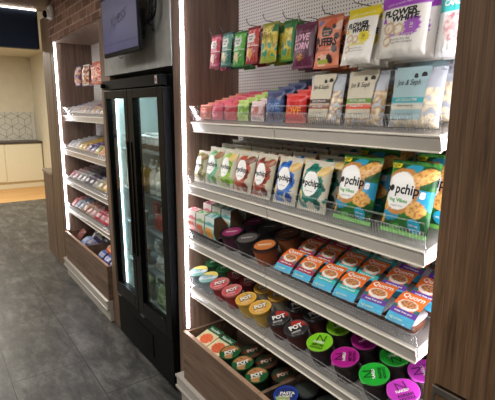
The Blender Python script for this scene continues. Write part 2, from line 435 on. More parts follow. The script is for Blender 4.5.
# ------------------------------------------------------------------ shelving units
SH = {1: (.03, 1.638, R(16)), 2: (0.0, 1.318, R(12)), 3: (0.0, 1.018, R(14)), 4: (0.0, .735, R(17))}
def S(k, u, v, w):
    Y0, Z0, t = SH[k]
    return Vector((u, Y0 + v * math.cos(t) - w * math.sin(t), Z0 + v * math.sin(t) + w * math.cos(t)))
def shelf_part(unit, x0, x1, k, joints, fence_h):
    Y0, Z0, t = SH[k]; dep = (.335 - Y0) / math.cos(t)
    rot = (t, 0, 0); loc = (0, Y0, Z0)
    def put(mb, name, mat, par):
        o = mb.build(name, mat, par); return o
    sh = B(x0, x1, .004, dep, -.02, -.002, .002).build('shelf', M_DECK, unit); sh.location = loc; sh.rotation_euler = rot
    B(x0, x0 + .012, .006, dep, -.048, -.02).build('end_bracket', M_WHITE, sh); B(x1 - .012, x1, .006, dep, -.048, -.02).build('end_bracket', M_WHITE, sh)
    xs = [x0] + joints + [x1]
    for a, b in zip(xs[:-1], xs[1:]):
        m = MB(); g = .0015
        m.box(a + g, b - g, -.004, .006, -.05, -.001, .0015)         # label holder body
        ro = m.build('price_rail', M_RAIL, sh)
        B(a + g, b - g, -.009, -.003, -.0065, -.001, .0012).build('rail_lip', M_LIP, ro)
        B(a + g, b - g, -.010, -.003, -.052, -.048, .0012).build('rail_lip', M_LIP, ro)
    for a, b in zip(xs[:-1], xs[1:]):
        g = .003
        f = B(a + g, b - g, .008, .0105, .0, fence_h).build('front_fence', M_ACR, sh)
        m = MB(); n = int((b - a) / .011)
        for i in range(n):
            x = a + g + (b - a - 2 * g) * (i + .5) / n
            m.box(x - .0016, x + .0016, .0062, .008, .004, fence_h * .62)
        m.box(a + g, b - g, .0068, .008, fence_h - .004, fence_h)
        m.box(a + g, b - g, .0068, .008, fence_h * .62, fence_h * .62 + .0022)
        m.build('ribs', M_RIB, f)
    return sh
def divider(sh, k, x, h):
    Y0, Z0, t = SH[k]; dep = (.33 - Y0) / math.cos(t)
    B(x - .0008, x + .0008, .014, dep, 0, h).build('divider', M_ACR, sh)
def unit(name, label, x0, x1, left_w, right_w, joint, top):
    u = thing(name, label, 'shelves', (0, 0, 0))
    B(x0 - left_w, x0, 0, .62, .0, top, .002).build('side_panel', W_BAY if name != 'x' else W_POST, u)
    B(x1, x1 + right_w, 0, .62, 0, top, .002).build('side_panel', W_PANEL if x1 > -1 else W_POST, u)
    B(x0, x1, .34, .37, 0, top).build('back_board', M_PEG, u)
    B(x0, x1, .06, .335, .08, .10).build('base_deck', M_WHITE, u)
    return u
NX0, NX1 = -2.09, -.645
near = unit('shelving_unit', 'large near shelving unit with popped crisps, meal pots and noodle pots right of the fridge', NX0, NX1, .115, .037, -1.395, 2.69)
FX0, FX1 = -4.655, -3.37
far = unit('shelving_unit', 'far narrow looking shelving unit full of snack bars left of the fridge', FX0, FX1, .19, .188, -4.03, 2.328)
far.name = 'shelving_unit.001'
# bay lining of the far unit head
B(FX0, FX1, .0, .34, 2.312, 2.328).build('head_board', W_POST, far)
NSH = {}; FSH = {}
for kk in (1, 2, 3, 4):
    NSH[kk] = shelf_part(near, NX0 + .025, NX1 - .034, kk, [-1.395], .08 if kk < 3 else .062)
    FSH[kk] = shelf_part(far, FX0 + .02, FX1 - .005, kk, [-4.03], .075 if kk < 2 else .05)
for kk, xs in {1: (-1.2515, -1.075, -.8935), 2: (-1.418, -1.269, -1.099, -.894), 3: (-1.137, -.922), 4: (-1.643, -1.409, -1.168, -.910)}.items():
    for x in xs: divider(NSH[kk], kk, x, .05)

def base_bits(u, x0, x1, joints, zt, px0):
    m = MB()
    m.box(px0, x1, -.05, .0, .10, .185, .006); m.box(px0, x1, -.058, -.05, .168, .185, .002); m.box(px0, x1, -.058, -.05, .10, .116, .002)
    m.build('plinth_rail', M_RAIL, u)
    B(px0 + .02, x1, -.028, .0, .003, .10).build('kick_plate', M_RAIL, u)
    xs = [x0] + joints + [x1]
    for a, b in zip(xs[:-1], xs[1:]):
        B(a + .001, b - .001, -.036, -.014, .186, zt, .0015).build('bin_front', W_BIN, u)
        B(a + .001, b - .001, -.036, -.014, zt, zt + .003).build('bin_edging', flat('edging_tan', (176, 142, 116), .5), u)
    B(x0 + .015, x1 - .015, .322, .334, .20, .70).build('bin_back', W_BIN, u)
    for x in joints: B(x - .009, x + .009, -.013, .32, .186, zt - .002).build('bin_divider', W_BIN, u)
    for x, s in ((x0, 1), (x1, -1)):
        B(min(x, x + s * .014), max(x, x + s * .014), -.0135, .33, .186, zt - .002).build('bin_side', W_BIN, u)
    B(x0 + .015, x1 - .015, -.013, .335, .186, .20).build('bin_floor', M_BLACKM, u)
base_bits(near, NX0, NX1 - .002, [-1.395], .475, -2.16)
base_bits(far, FX0, FX1 - .002, [-4.03], .475, -4.72)
def led(u, x, z0, z1, name='led_strip', y=-.004):
    m = MB(); m.tube([(x, y, z0), (x, y, z1)], .009, 8); return m.build(name, M_LED, u)
led(near, NX0 + .003, .49, 2.68); led(near, NX1 - .013, .49, 2.68, y=.055)
led(far, FX0 + .003, .49, 2.31); led(far, FX1 - .012, .49, 2.31, y=.055)

# cupboard right of the near unit
t = thing('tall_cupboard', 'tall brown wood cupboard with slim metal edge filling the right side', 'cupboard', (-.05, .3, 0))
B(-.556, .9, -.298, .3, .004, 2.69).build('carcass', W_PANEL, t)
B(-.5535, .3, -.318, -.2985, .957, 2.68, .002).build('upper_door', W_PANEL, t)
B(-.5535, .3, -.318, -.2985, .02, .928, .002).build('lower_door', W_PANEL, t)
m = MB(); m.box(-.5555, .3, -.326, -.2985, .932, .953, .002); m.build('metal_edge', M_STEEL, t)
m = MB(); m.box(-.5555, -.548, -.321, -.3185, .02, .931); m.build('corner_trim', M_STEEL, t)

# ------------------------------------------------------------------ fridge
fr = thing('drinks_fridge', 'tall black double door glass fridge between the two shelving units', 'fridge', (-2.735, -.032, 0), (R(.7), 0, 0))
X0, X1 = -.43, .515
m = MB(); m.box(X0, X1, .05, .60, .0, .36); m.box(X0, X1, .05, .60, 1.81, 1.885); m.box(X0, X0 + .035, .05, .60, .36, 1.81); m.box(X1 - .035, X1, .05, .60, .36, 1.81); m.box(X0, X1, .575, .60, .36, 1.81)
m.build('body', M_BLACK, fr)
B(X0 - .02, X1 - .045, .0, .05, 1.825, 1.885, .003).build('header', M_BLACKM, fr)
m = MB(); m.box(X1 - .088, X1 - .062, -.003, 0, 1.835, 1.878); lb = m.build('sticker', ink((196, 190, 186)), fr)
B(X1 - .081, X1 - .069, -.0042, -.003, 1.847, 1.863).build('printed_mark', ink((170, 60, 60)), lb)
m = MB(); m.lathe([(.016, 0), (.016, .02), (.01, .024)], 16); o = m.build('lock', M_BLACK, fr, True); o.location = (X0 + .02, 0, 1.852); o.rotation_euler = (PI / 2, 0, 0)
m = MB(); m.box(X0 + .01, X1 - .01, .004, .05, .03, .335, .003)
m.box(X0 + .3, X1 - .3, -.0, .004, .10, .26)
m.build('grille_panel', M_BLACKM, fr)
m = MB()
for i in range(6): m.box(X0 + .31, X1 - .31, -.0012, 0, .115 + i * .024, .127 + i * .024)
m.build('grille_slats', M_BLACKM, fr)
m = MB(); m.box(X0 + .036, X0 + .04, .07, .57, .36, 1.81); m.box(X1 - .04, X1 - .036, .07, .57, .36, 1.81); m.box(X0 + .036, X1 - .036, .568, .574, .36, 1.81); m.box(X0 + .036, X1 - .036, .07, .574, .361, .366); m.box(X0 + .036, X1 - .036, .07, .574, 1.80, 1.809)
m.build('liner', M_FRIDGEIN, fr)
def fdoor(a, b, ga, gb, hx):
    m = MB(); z0, z1, g0, g1 = .345, 1.818, .44, 1.765
    m.box(a, ga, 0, .048, z0, z1, .003); m.box(gb, b, 0, .048, z0, z1, .003); m.box(ga, gb, 0, .048, z0, g0, .003); m.box(ga, gb, 0, .048, g1, z1, .003)
    d = m.build('door', M_BLACK, fr)
    B(ga - .002, gb + .002, .018, .024, g0 - .002, g1 + .002).build('glass_pane', M_GLASS, d)
    B(hx - .008, hx + .008, -.007, 0, .75, 1.5, .002).build('handle', M_BLACK, d)
    m = MB(); m.box(a + .03, a + .09, -.004, .0, z0 - .012, z0 - .004); m.build('hinge', M_STEEL, d)
fdoor(X0 + .002, -.006, -.382, -.062, -.032)
fdoor(0.0, X1 - .008, .085, .435, .03)
FL = [.366, .63, .915, 1.16, 1.44]
for z in FL[1:]:
    m = MB(); m.box(X0 + .062, X1 - .042, .096, .565, z - .012, z - .006)
    m.box(X0 + .062, X1 - .042, .09, .096, z - .018, z - .001)
    m.build('wire_shelf', flat('shelf_grey', (150, 162, 164), .35), fr)
m = MB(); m.tube([(X0 + .046, .068, .39), (X0 + .046, .068, 1.79)], .0055, 8); m.build('light_tube', M_LEDFR, fr)
m = MB(); m.tube([(X0 + .06, .075, 1.79), (X1 - .05, .075, 1.79)], .012, 8); m.build('light_tube', emit('added_fridge_fill', (225, 244, 250), 24), fr)  # tube added out of sight behind the header to brighten the interior

# television and cable
tv = thing('television', 'black wall mounted screen showing purple picture with handwriting above the fridge', 'screen', (-2.636, -.075, 2.182), (R(1), 0, R(1)))
B(-.276, .270, -.045, -.026, -.172, .172, .004).build('bezel', M_BLACKM, tv)
def screen_mat():
    m, nt, b = new_mat('screen_purple'); tc = nt.nodes.new('ShaderNodeTexCoord'); n = nt.nodes.new('ShaderNodeTexNoise'); n.inputs['Scale'].default_value = 2.2
    nt.links.new(tc.outputs['Object'], n.inputs['Vector']); r = nt.nodes.new('ShaderNodeValToRGB')
    r.color_ramp.elements[0].color = l4((58, 54, 82)); r.color_ramp.elements[1].color = l4((88, 84, 122)); r.color_ramp.elements[0].position = .35; r.color_ramp.elements[1].position = .65
    nt.links.new(n.outputs['Fac'], r.inputs['Fac']); nt.links.new(r.outputs['Color'], b.inputs['Emission Color']); b.inputs['Emission Strength'].default_value = .42
    b.inputs['Base Color'].default_value = (.03, .03, .05, 1); b.inputs['Roughness'].default_value = .4; b.inputs['Specular IOR Level'].default_value = .2; return m
scr = B(-.264, .258, -.0465, -.0452, -.148, .156).build('screen_picture', screen_mat(), tv)
TP = lambda x, z: (x, -.0478, z)
letter(scr, TP, 'ess', .055, .035, height=.05, rot=R(12), col=(50, 48, 72), bold=0, shear=.5)
letter(scr, TP, 'Xpr', -.06, .015, height=.085, rot=R(14), col=(50, 48, 72), bold=-.01, shear=.45, name='handwriting')
m = MB(); m.box(-.264, .258, -.0476, -.0465, -.104, -.1025); m.build('ticker_line', ink((56, 52, 80)), scr)
m = MB(); m.box(-.10, .10, -.012, .104, -.08, .08, .004); m.build('wall_bracket', M_BLACKM, tv)
m = MB(); m.tube([(-.03, -.04, -.174), (-.028, -.045, -.186), (0, -.045, -.192), (.025, -.045, -.186), (.026, -.04, -.174)], .004, 6); m.build('badge_loop', M_STEEL, tv)
m = MB()
for q in range(3):
    m.tube([(.27 + .065 * math.sin(a) + .012 * q, -.005 + .012 * q, .05 + .085 * math.cos(a) + .01 * q) for a in [PI * i / 14 for i in range(15)]], .006, 6)
m.tube([(.285, 0, -.03), (.315, .01, -.05), (.30, .03, -.07)], .005, 6)
o = m.build('power_cable', M_BLACKM, tv, True)

# ------------------------------------------------------------------ products
ORD = ['front', 'second back', 'third back', 'fourth back', 'fifth back', 'sixth back', 'seventh back']
WHITE = (240, 238, 232); INK = (24, 22, 22)

# ---- hanging bags on the near pegboard
def hook(x, z, y0, label, grp):
    t = thing('peg_hook', label, 'hook', (x, .339, z), (0, 0, 0), grp)
    L = .339 - y0
    m = MB(); m.tube([(0, 0, 0), (0, -L, 0), (0, -L - .012, .012), (0, -L - .014, .024)], .0018, 6); m.build('prong', M_WIRE, t)
    m = MB(); m.tube([(0, -.0, .014), (.0, -L * .55, .016), (0, -L * .6, .014)], .0014, 6); m.build('label_arm', M_WIRE, t)
    B(-.012, .012, -.006, 0, -.012, .04).build('back_plate', M_WIRE, t)
    return t
def hang_proto(name, w, h, t, paint, back, kind='flat', seed=0., texts=(), seals=None, cat='snack bag'):
    root = thing(name, 'bag', cat)
    P = bag_surface(w, h, t, kind, seed)
    # the film hangs from the hook: root at the bottom edge of the bag
    bag_mesh(root, P, w, h, paint, back)
    for a in texts:
        a = dict(a); s, x, z = a.pop('t'), a.pop('x'), a.pop('z'); letter(root, P, s, x, z, **a)
    if seals:
        crimp(root, w, h - .009, h, seals, 'top_seal')
        if kind != 'pouch': crimp(root, w, 0, .008, seals, 'bottom_seal')
    return Proto(root)
def bar_bag(base, dark, acc):
    def f(x, z):
        c = base
        if z < .068: c = mixc(base, dark, .55)
        if abs(nz(x * 60, z * 60, 3)) > .38: c = mixc(c, WHITE, .5)
        if ell(x, z, -.004, .105, .029, .019) < 1 or (abs(x + .004) < .023 and abs(z - .105) < .019): c = WHITE
        d = ell(x, z, -.008, .042, .017, .022, .3)
        if d < 1: c = mixc(acc, WHITE, .25 if nz(x * 150, z * 150) > 0 else 0)
        if abs(z - .071) < .0012: c = WHITE
        return c
    return f
HANG = []   # (proto, x, z_bottom, y, h, label)
def hp(pr, x, zb, h, lab, cnt=3, yb=.058, step=.03, dx=.004, grp=None, lean=-6):
    grp = grp or lab
    words = ['front', 'middle', 'rear'] if cnt == 3 else ['front', 'rear']
    for i in range(cnt):
        pr.put((x + dx * i * random.uniform(.2, 1.2), yb + step * i, zb - .004 * i), (R(lean + random.uniform(-.4, .4)), 0, R(random.uniform(-.8, .8))), f'{lab}, {words[i]} one', grp)
    hook(x, zb + h + .003, yb - .012, f'wire peg hook of the {lab}', 'peg hooks on the near pegboard')
def small(base, dark, acc, seed): return hang_proto('nut_bag', .084, .15, .024, bar_bag(base, dark, acc), dark, 'pillow', seed,
    [dict(t='snacking', x=-.004, z=.110, width=.036, col=dark), dict(t='nuts', x=-.004, z=.099, width=.022, col=dark), dict(t='lightly salted', x=0, z=.078, width=.05, col=WHITE, bold=0)], dark)
PK = small((226, 62, 104), (150, 26, 66), (236, 206, 190), 1); TL = small((84, 160, 140), (24, 92, 84), (226, 206, 150), 2)
GR = small((94, 200, 62), (40, 130, 40), (214, 176, 110), 3); RD = small((214, 50, 38), (140, 20, 24), (230, 160, 60), 4)
hp(PK, -1.884, 1.893, .15, 'small pink snack bag hanging leftmost on the pegboard')
hp(TL, -1.787, 1.892, .15, 'small teal snack bag hanging between pink and green bags')
hp(GR, -1.684, 1.884, .15, 'small bright green snack bag hanging between teal and red bags')
hp(RD, -1.586, 1.890, .15, 'small red snack bag hanging between green and yellow bags', dx=.012)
def yel(x, z):
    c = (208, 186, 40)
    n = nz(x * 45, z * 40, 9)
    if z < .075 and n > .02: c = (66, 150, 120)
    elif n > .22: c = (236, 222, 120)
    elif n < -.25: c = (160, 140, 24)
    if x > .026 and z > .115: c = (36, 120, 60)
    if z < .022: c = (150, 170, 50)
    return c
YE = hang_proto('snack_bag', .105, .155, .026, yel, (70, 130, 50), 'pillow', 5, [dict(t='SOUR', x=-.012, z=.128, width=.06, col=(250, 240, 160), rot=.1), dict(t='CHEWS', x=-.01, z=.10, width=.07, col=(120, 96, 10), rot=.1)], (150, 150, 40))
def yel2(x, z):
    c = yel(x, z); return (40, 118, 58) if (z > .125 or x > .026) else c
YE2 = hang_proto('snack_bag', .075, .155, .026, yel2, (50, 110, 50), 'pillow', 6, [], (60, 120, 40))
hp(YE, -1.474, 1.886, .155, 'yellow and green patterned sweet bag hanging beside the red bags', dx=.01)
hp(YE2, -1.378, 1.884, .155, 'narrow green topped yellow bag hanging beside the maroon bags', 2, yb=.078)
def maroon(x, z):
    c = (92, 30, 62)
    if ell(x, z, -.005, .038, .022, .012) < 1: c = (196, 140, 70) if nz(x * 160, z * 160) > -.1 else (120, 60, 40)
    if nz(x * 12, z * 12, 4) > .3: c = mixc(c, (60, 20, 42), .5)
    return c
MR = hang_proto('corn_bag', .112, .16, .026, maroon, (76, 24, 52), 'pillow', 7, [
    dict(t='LOVE', x=-.006, z=.108, width=.084, height=.026, col=(226, 176, 200), bold=.04, shear=.15), dict(t='CORN', x=-.006, z=.078, width=.084, height=.026, col=(226, 176, 200), bold=.04, shear=.15),
    dict(t='crunchy roasted', x=0, z=.129, width=.06, col=(190, 150, 170), bold=0), dict(t='SMOKED', x=-.01, z=.058, width=.05, col=(190, 150, 170), bold=0)], (110, 50, 80))
hp(MR, -1.268, 1.850, .16, 'maroon corn snack bag with pale pink lettering on the pegboard')
def orange(x, z):
    c = (222, 134, 100)
    if nz(x * 18, z * 18, 6) > .18: c = (206, 100, 66)
    if nz(x * 18, z * 18, 16) > .3: c = (236, 190, 170)
    for (a, b, r) in ((-.012, .128, .010), (.03, .135, .008), (.04, .062, .011), (-.045, .062, .010), (.022, .03, .013), (-.03, .028, .008), (-.046, .10, .008), (.046, .104, .009)):
        if ell(x, z, a, b, r, r * 1.2, a * 20) < 1: c = (44, 28, 30)
    if ell(x, z, .002, .118, .026, .016) < 1: c = (40, 26, 30)
    if abs(x + .012) < .025 and .014 < z < .03: c = (170, 180, 70)
    if ell(x, z, -.036, .155, .011, .011) < 1: c = (70, 110, 170)
    return c
OG = hang_proto('puffs_bag', .118, .176, .028, orange, (120, 60, 44), 'pillow', 8, [
    dict(t='PUFFERS', x=0, z=.086, width=.098, height=.028, col=(36, 22, 26), bold=.05), dict(t='CRUNCHY', x=.002, z=.122, width=.036, col=(236, 190, 160), bold=0), dict(t='BITES', x=.002, z=.112, width=.024, col=(236, 190, 160), bold=0),
    dict(t='sweet & smoky', x=0, z=.058, width=.06, col=(110, 46, 34), bold=0)], (190, 110, 80))
hp(OG, -1.150, 1.842, .176, 'orange puffs bag with black splodges on the pegboard', dx=.008, step=.035)
def fw_paint(w, h, band, top):
    def f(x, z):
        c = (238, 235, 226)
        if z > h * top: c = band
        d = ell(x, z, w * .21, h * .46, w * .165, w * .165)
        th = math.atan2(z - h * .46, x - w * .21)
        if d < 1 + .12 * math.sin(th * 12): c = band
        if abs(z - h * .335) < h * .022 and abs(x - w * .0) < w * .30: c = band
        for a, b, r in ((-.26, .45, .12), (-.05, .42, .11), (-.27, .25, .10)):
            q = ell(x, z, w * a, h * b, w * r, w * r)
            if q < 1: c = (206, 176, 140) if q > .62 or nz(x * 120, z * 120) > .25 else (242, 232, 214)
        return c
    return f
def fw(w, h, band, seed, top, name):
    T = [dict(t='LOW SUGAR MERINGUES' if top < .8 else 'LOW SUGAR BITES', x=0, z=h * (top + .065), width=w * .72, height=h * .034, col=WHITE, bold=.0, rot=.05),
         dict(t='FLOWER', x=-w * .06, z=h * .685, width=w * .70, height=h * .105, col=(40, 38, 44), bold=.05, shear=.1, rot=.03),
         dict(t='&', x=-w * .37, z=h * .575, height=h * .085, col=band, bold=.05), dict(t='WHITE', x=w * .06, z=h * .59, width=w * .56, height=h * .095, col=(40, 38, 44), bold=.05, shear=.1, rot=.03),
         dict(t='26', x=w * .21, z=h * .475, height=h * .05, col=WHITE if band[2] > 100 else (90, 80, 10)), dict(t='kcal', x=w * .21, z=h * .425, height=h * .028, col=WHITE if band[2] > 100 else (90, 80, 10), bold=0),
         dict(t='COCONUT FLAVOUR' if band[2] > 100 else 'LEMON FLAVOUR', x=0, z=h * .335, width=w * .54, height=h * .022, col=WHITE, bold=0),
         dict(t='crunchy bite size', x=.02 * w, z=h * .26, width=w * .40, col=(110, 108, 110), bold=0), dict(t='egg white meringues', x=.06 * w, z=h * .215, width=w * .44, col=(110, 108, 110), bold=0)]
    return hang_proto(name, w, h, .036, fw_paint(w, h, band, top), (226, 222, 212), 'pouch', seed, T, band)
YF = fw(.122, .178, (230, 212, 36), 9, .815, 'meringue_pouch'); PF = fw(.168, .186, (160, 66, 190), 10, .765, 'meringue_pouch')
hp(YF, -.995, 1.842, .178, 'white pouch with yellow top left of the purple topped pouch', 3, yb=.03, step=.042, lean=-12, dx=.003)
hp(PF, -.852, 1.854, .186, 'large white pouch with purple top hanging on the pegboard', 3, yb=.062, step=.042, lean=-6, dx=.004)
def candy(x, z):
    c = (232, 232, 230)
    if z > .118: c = (62, 190, 186)
    d = ell(x, z, .006, .076, .034, .040)
    if d < 1: c = (196, 150, 150) if nz(x * 90, z * 90, 2) > 0 else (226, 196, 190)
    return c
CN = hang_proto('sweet_pouch', .102, .188, .034, candy, (216, 216, 214), 'pouch', 11, [dict(t='CANDY K', x=.004, z=.142, width=.08, height=.018, col=WHITE, bold=.04), dict(t='Sweet Treats', x=.004, z=.106, width=.055, col=(210, 110, 140), bold=0)], (62, 190, 186))
hp(CN, -.708, 1.846, .188, 'white sweet pouch with teal top hanging beside the wooden edge', 2, yb=.088, step=.04)

# ---- products standing on the shelves
def place(pr, k, x, v, label, group, lean=None, yaw=0, w=.0, cat=None):
    p = S(k, x, v, w + .0006)
    t = SH[k][2] if lean is None else R(lean)
    return pr.put(p, (t, 0, R(yaw)), label, group, cat)

def bar_proto(name, w, h, t, base, acc, cat='snack bar', txt=None, seed=0., lo=(14, 16)):
    root = thing(name, 'bar', cat)
    P = bag_surface(w, h, t, 'pillow', seed)
    def f(x, z):
        c = base
        if abs(z - h * .5) < h * .22: c = mixc(base, acc, .75) if nz(x * 50, z * 50, seed) > -.12 else base
        if z > h * .9 or z < h * .1: c = mixc(base, WHITE, .25)
        return c
    bag_mesh(root, P, w, h, f, base, lo[0], lo[1], 'wrapper')
    crimp(root, w, h - .007, h, mixc(base, WHITE, .25), 'top_seal')
    if txt: letter(root, P, txt[0], 0, h * txt[2], width=w * .78, height=h * txt[3], col=txt[1], bold=.03)
    return Proto(root)
def column(pr, k, x, n, v0, dv, lean, lab, grp=None, dx=.0, w=0, jit=2, where='column on the near top shelf'):
    for i in range(n):
        place(pr, k, x + dx * i + random.uniform(-.002, .002), v0 + dv * i, f'{lab}, {ORD[i]} in row', grp or lab, lean, random.uniform(-jit, jit), w)
TOPW = 'column on the near top shelf'
column(bar_proto('fruit_bar', .112, .072, .036, (222, 120, 96), (190, 84, 66), seed=1), 1, -2.0, 6, .045, .046, -6, 'coral wrapped fruit bar beside the clear wall divider')
P2 = bar_proto('fruit_bar', .100, .078, .036, (226, 76, 106), (190, 40, 76), seed=2)
column(P2, 1, -1.884, 6, .045, .046, -6, 'pink wrapped fruit bar beside the coral bars')
column(bar_proto('fruit_bar', .098, .080, .036, (214, 56, 70), (160, 30, 50), seed=3), 1, -1.774, 6, .047, .046, -6, 'red pink wrapped fruit bar left of the lime bars')
column(bar_proto('fruit_bar', .086, .092, .036, (178, 208, 98), (90, 140, 50), seed=4), 1, -1.668, 6, .045, .046, -6, 'lime green wrapped bar left of the pale pink bars')
column(bar_proto('fruit_bar', .090, .086, .036, (222, 196, 196), (176, 84, 80), seed=5), 1, -1.560, 6, .045, .046, -6, 'pale pink wrapped bar left of the navy pouches')
column(bar_proto('corn_pouch', .110, .128, .042, (34, 44, 88), (70, 100, 150), 'snack bag', ('LOVE', (120, 150, 196), .5, .2), 6, (22, 26)), 1, -1.443, 4, .042, .06, -4, 'navy snack pouch between pale bars and red pouches')
column(bar_proto('corn_pouch', .118, .112, .042, (204, 40, 36), (170, 24, 26), 'snack bag', ('LOVE', (240, 150, 60), .42, .26), 7, (22, 26)), 1, -1.314, 4, .042, .06, -4, 'red corn snack pouch left of the brown labelled popcorn')
def popcorn(band1, band2, card, corn, seed, sw, off, txt1, txt2, lab, x, n=4, w=.165):
    h = .172; root = thing('popcorn_pouch', 'x', 'popcorn')
    P = bag_surface(w, h, .05, 'pouch', seed)
    def f(x, z):
        q = nz(x * 55, z * 55, seed); c = mixc((150, 156, 166), (196, 200, 208), .5 + .5 * nz(x * 20, z * 8, seed + 3))
        if z < h * .66 and q > -.12: c = mixc(corn, (240, 226, 196), max(0, min(1, q * 2 + .2)))
        return c
    bag_mesh(root, P, w, h, f, (160, 164, 172), 34, 40)
    crimp(root, w, h - .008, h, (176, 182, 190), 'top_seal')
    # the paper label wraps the upper front: a thin card following the pouch
    m = MB(); cols = []; nx, nz_ = 16, 40; lw = sw; z0, z1 = .022, h + .004
    for s in (0, 1):
        vs = []
        for j in range(nz_ + 1):
            for i in range(nx + 1):
                xx = off + (i / nx - .5) * lw; zz = z0 + (z1 - z0) * j / nz_
                p = P(xx, min(zz, h * .999), .0035 - .0012 * s); vs.append((p[0], p[1] - .002, zz))
                v = (zz - z0) / (z1 - z0)
                c = card
                if .30 < v < .42: c = band1
                if .18 < v < .30: c = band2
                cols.append(c)
        m.add(vs, [(j * (nx + 1) + i, j * (nx + 1) + i + 1, (j + 1) * (nx + 1) + i + 1, (j + 1) * (nx + 1) + i) for j in range(nz_) for i in range(nx)])
    lb = m.build('paper_label', CARD, root, True, cols)
    LP = lambda x, z: (lambda p: (p[0], p[1] - .0032, z))(P(x, min(z, h * .999), .0035))
    letter(lb, LP, 'Joe & Seph', off - .004, z0 + .105, width=lw * .72, height=.022, col=(40, 36, 36), bold=.0, shear=.2)
    letter(lb, LP, txt1, off, z0 + .056, width=lw * .66, height=.008, col=WHITE, bold=0)
    letter(lb, LP, txt2, off, z0 + .038, width=lw * .5, height=.008, col=WHITE if sum(band2) < 560 else INK, bold=0)
    letter(lb, LP, 'popcorn 80g', off, z0 + .013, width=lw * .5, height=.006, col=(110, 106, 100), bold=0)
    m = MB()
    m.lathe([(.009, 0), (.009, .0006)], 16); d = m.build('badge', ink((38, 34, 36)), lb)
    q = LP(off + lw * .36, z0 + .128); d.location = (q[0], q[1] - .0004, q[2]); d.rotation_euler = (PI / 2, 0, 0)
    m = MB(); m.lathe([(.008, 0), (.012, .0006)], 10); d = m.build('bird_mark', ink((44, 40, 40)), lb)
    q = LP(off + lw * .14, z0 + .124); d.location = (q[0], q[1] - .0004, q[2]); d.rotation_euler = (PI / 2, 0, 0); d.scale = (.55, .8, 1)
    column(Proto(root), 1, x, n, .045, .068, -7, lab, jit=1.5)
popcorn((66, 36, 36), (140, 78, 50), (196, 187, 166), (150, 106, 70), 21, .108, -.014, 'DOUBLE SALTED CARAMEL', 'chocolate', 'clear popcorn pouch with brown banded cream label', -1.164)
popcorn((98, 134, 46), (214, 82, 44), (198, 190, 170), (166, 124, 74), 22, .118, -.016, 'SMOOTH CARAMEL', 'peppery', 'clear popcorn pouch with green and red banded label', -.985)
popcorn((52, 160, 166), (222, 214, 194), (160, 190, 194), (226, 206, 166), 23, .114, -.018, 'GOATS CHEESE & BLACK PEPPER', 'savoury', 'clear popcorn pouch with teal banded pale blue label', -.80, w=.17)

# popped crisps
def badge_disc(root, P, x, z, r, col, t=None, name='round_badge'):
    n = 20; vs = [P(x, z, .0022)] + [P(x + r * math.cos(2 * PI * i / n), z + r * math.sin(2 * PI * i / n), .0022) for i in range(n)]
    me = bpy.data.meshes.new(name); me.from_pydata(vs, [], [(0, i + 1, (i + 1) % n + 1) for i in range(n)]); me.materials.append(ink(col))
    o = bpy.data.objects.new(name, me); COL.objects.link(o); o.parent = root
    if t: letter(o, lambda a, b: P(a, b, .0034), t, x, z, width=r * 1.3, col=WHITE)
    return o
def crisp(c1, c2, chip, seed, w=.155, h=.192):
    root = thing('crisp_bag', 'x', 'crisps')
    P = bag_surface(w, h, .052, 'pillow', seed)
    cx, cz = -.004 * w / .155, h * .53
    def f(x, z):
        c = (202, 196, 176)
        if nz(x * 10, z * 10, seed) > .25: c = (196, 190, 168)
        th = math.atan2(z - cz, x - cx); d = ell(x, z, cx, cz, .052 * w / .155, .058)
        rr = 1.24 + .10 * math.sin(th * 3 + seed) + .22 * nz(math.cos(th) * 3 + seed, math.sin(th) * 3)
        if d < rr: c = c1 if nz(x * 40, z * 40, seed) > -.18 else c2
        if ell(x, z, .32 * w, h * .80, .19 * w, .018, .6) < 1: c = chip
        if ell(x, z, -.36 * w, h * .27, .018, .022) < 1: c = mixc(chip, (236, 216, 160), .4)
        if z < h * .30 and nz(x * 30, z * 30, seed + 5) > .12: c = c1
        if d < .82: c = (240, 240, 238)
        if ell(x, z, .27 * w, h * .16, .017, .017) < 1: c = c2
        if z > h * .94 or z < h * .05: c = (206, 200, 184)
        return c
    bag_mesh(root, P, w, h, f, (186, 182, 168), 44, 54, 'bag_film')
    crimp(root, w, h - .01, h, (204, 198, 182), 'top_seal')
    s = w / .155
    letter(root, P, 'p', -.062 * s, cz - .003, height=.030 * s, col=(16, 16, 18), bold=.06); badge_disc(root, P, -.043 * s, cz + .003, .0085 * s, (16, 16, 18), name='logo_dot')
    letter(root, P, 'pchips', .012 * s, cz, width=.084 * s, height=.033 * s, col=(16, 16, 18), bold=.025)
    letter(root, P, 'popped crisps', cx, cz - .027, width=.045 * s, height=.006, col=(90, 90, 90), bold=0)
    return Proto(root)
